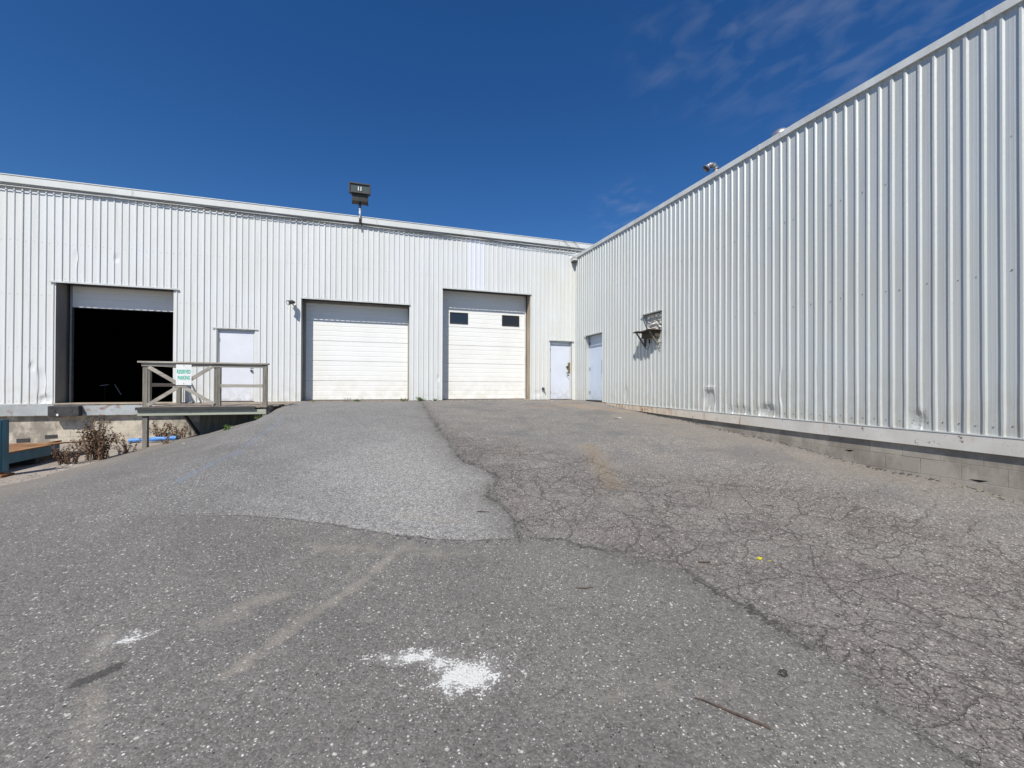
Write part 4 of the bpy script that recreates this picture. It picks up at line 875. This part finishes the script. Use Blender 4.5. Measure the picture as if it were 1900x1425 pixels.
weed('green_weed', 1.36, 13.48, -.465, .12, .20, 16, ('green', 'green'), 'thick green weed tuft on the wall between the two closed roller doors', GRN, 24, 12, .04, .9)
weed('green_weed', 1.80, 13.48, -.465, .08, .12, 9, ('green', 'green'), 'small green weed tuft left of the windowed roller door', GRN, 25, 10, .03, .9)
weed('green_weed', -1.75, 13.50, -.465, .05, .25, 8, ('olive', 'olive'), 'low straw weed strip at the left foot of the middle roller door', GRN, 26, 8, .025, 1.2)
weed('green_weed', -2.62, 11.35, hz(-2.62, 11.35)-.01, .13, .14, 8, ('olive', 'green'), 'small weed beside the right end post of the platform', 'green weeds', 27, 10, .03, .8)
weed('dry_weed', -4.45, 11.25, hz(-4.45, 11.25)-.02, .22, .22, 8, ('drystem', 'deadleaf'), 'small dead weed just right of the front left platform post', DRY, 28, 12, .035, .7)

# ------------------------------------------------------------------ small things lying on the yard
def stick(label, pts, r, name='stick'):
    P_ = [(x, y, hz(x, y)+r*.9+dz) for x, y, dz in pts]
    tag(MB().tube(P_, [r*(1-.55*k/(len(P_)-1)) for k in range(len(P_))], 7).build(name, 'twig', None), label, 'stick')
stick('long thin brown stick lying on the asphalt in the right foreground', [(1.66, 1.42, .0), (1.60, 1.49, .008), (1.55, 1.57, .003), (1.50, 1.64, .006), (1.475, 1.675, 0)], .0062)
stick('short dark twig on the pale patch beside the broken joint', [(1.03, 4.37, .01), (1.09, 4.35, .012), (1.15, 4.33, .01)], .008)
stick('thin pale twig lying right of the centre of the foreground', [(1.40, 2.80, .0), (1.47, 2.77, .002), (1.53, 2.77, 0)], .005)
stick('small dark twig lying just left of the yellow cap', [(2.57, 2.88, .0), (2.63, 2.84, .006), (2.67, 2.85, 0)], .008)
yc = thing('plastic_cap', 'small bright yellow plastic cap on the cracked asphalt', 'plastic cap', (3.11, 2.76, hz(3.11, 2.76)))
zc = hz(3.11, 2.76)
MB().box(3.092, 3.128, 2.75, 2.78, zc, zc+.018).build('cap', 'yellow', yc, bevel=.005); MB().tube([(3.15, 2.72, zc+.003), (3.175, 2.71, zc+.003)], .0025, 6).build('strap', 'yellow', yc)
tag(MB().blob((2.04, 1.67, hz(2.04, 1.67)+.008), (.028, .020, .014), 5, 9, 6, .3).build('stone', 'cable', None), 'small dark stone alone on the smooth asphalt in the right foreground', 'stone')
q = random.Random(31)
LT = [(-5.02, 11.32, .075, 'beside the foot of the front left platform post'), (-5.42, 9.85, .06, 'left of the tallest brown weed on the apron'), (-5.30, 9.80, .035, 'as a small round bit left of the tallest brown weed'), (-5.55, 12.4, .075, 'on the apron left of the front platform post'), (-4.95, 10.75, .05, 'among the low weeds right of the tallest brown weed'),
      (-5.9, 13.3, .07, 'at the dock wall beside the blue tarp roll'), (2.45, 12.4, .055, 'on the asphalt before the windowed roller door'), (5.55, 8.9, .14, 'as a long scrap by the start of the wing beam'), (5.35, 7.9, .05, 'as a tiny scrap below the wing beam'), (5.65, 13.1, .05, 'before the corner door'), (-3.6, 9.9, .05, 'on the ramp side below the platform')]
for x, y, s_, where in LT:
    z = max(hz(x, y), -1.475 if (x < -4.3 and y > 7.5) else -9)+.006; n = 7; vs = [(x, y, z+.008)]
    for k in range(n): a = 6.283*k/n; r_ = s_*q.uniform(.5, 1); vs.append((x+r_*math.cos(a), y+r_*.6*math.sin(a), z+q.uniform(0, .014)))
    bt = [(a, b, c-.003) for a, b, c in vs]
    m = MB().add(vs+bt, [(0, 1+k, 1+(k+1) % n) for k in range(n)]+[(n+1, n+2+(k+1) % n, n+2+k) for k in range(n)]+[(1+k, n+2+k, n+2+(k+1) % n, 1+(k+1) % n) for k in range(n)])
    tag(m.build('paper_scrap', 'paper', None), 'white paper scrap lying '+where, 'litter', 'white scraps of litter on the yard')

# loose stones too many to count
def stones(name, n, gen, mat, label, smin, smax, seed):
    q = random.Random(seed); m = MB()
    for _ in range(n):
        x, y = gen(q); s_ = q.uniform(smin, smax)*q.uniform(.6, 1)
        z = hz(x, y)
        if x < -4.4 and y > 7.6: z = max(z, -1.475)
        m.blob((x, y, z+s_*.25), (s_*q.uniform(.7, 1.2), s_*q.uniform(.7, 1.2), s_*.6), q.random(), 5, 4, .3)
    o = m.build(name, mat, None); tag(o, label, 'gravel', kind='stuff'); return o
M['stone'] = paint('loose_stone', (.34, .33, .31), (.20, .19, .18), 30, .85, streak=False); M['stoned'] = paint('loose_dark_crumb', (.085, .08, .078), (.05, .048, .046), 30, .9, streak=False)
cl = [(1.2,9.7),(1.19,8),(1.21,7),(1.23,6.14),(1.48,5.68),(1.51,5.24),(1.24,4.80),(1.35,4.47),(1.36,4.1),(1.25,3.66),(.77,3.81),(.21,4.06)]
def along(q):
    i = q.randrange(len(cl)-1); u = q.random(); return cl[i][0]+(cl[i+1][0]-cl[i][0])*u+q.gauss(0, .07), cl[i][1]+(cl[i+1][1]-cl[i][1])*u+q.gauss(0, .07)
stones('asphalt_crumbs', 420, along, 'stoned', 'dark crumbs of broken asphalt along the ragged joint', .004, .016, 41)
def toe(q):
    u = q.random(); y = 8+5.4*q.random(); return -5.15+q.gauss(0, .35), y
stones('gravel', 700, lambda q: toe(q) if q.random() < .5 else ((6.72-abs(q.gauss(0, .35)), q.uniform(2, 11)) if q.random() < .6 else (q.uniform(-4.5, -2), q.uniform(5, 11))), 'stone', 'loose gravel scattered along the ramp edge and the wing base', .005, .018, 42)

stones('foot_debris', 900, lambda q: (6.765-abs(q.gauss(0, .07)), q.uniform(1.5, 11.2)) if q.random() < .7 else (q.uniform(-2, 6.6), 13.57-abs(q.gauss(0, .05))), 'stoned', 'dark dirt and crumbs gathered at the foot of the walls', .005, .020, 43)

for o in bpy.data.objects:
    if '_w' in o.keys(): del o['_w']
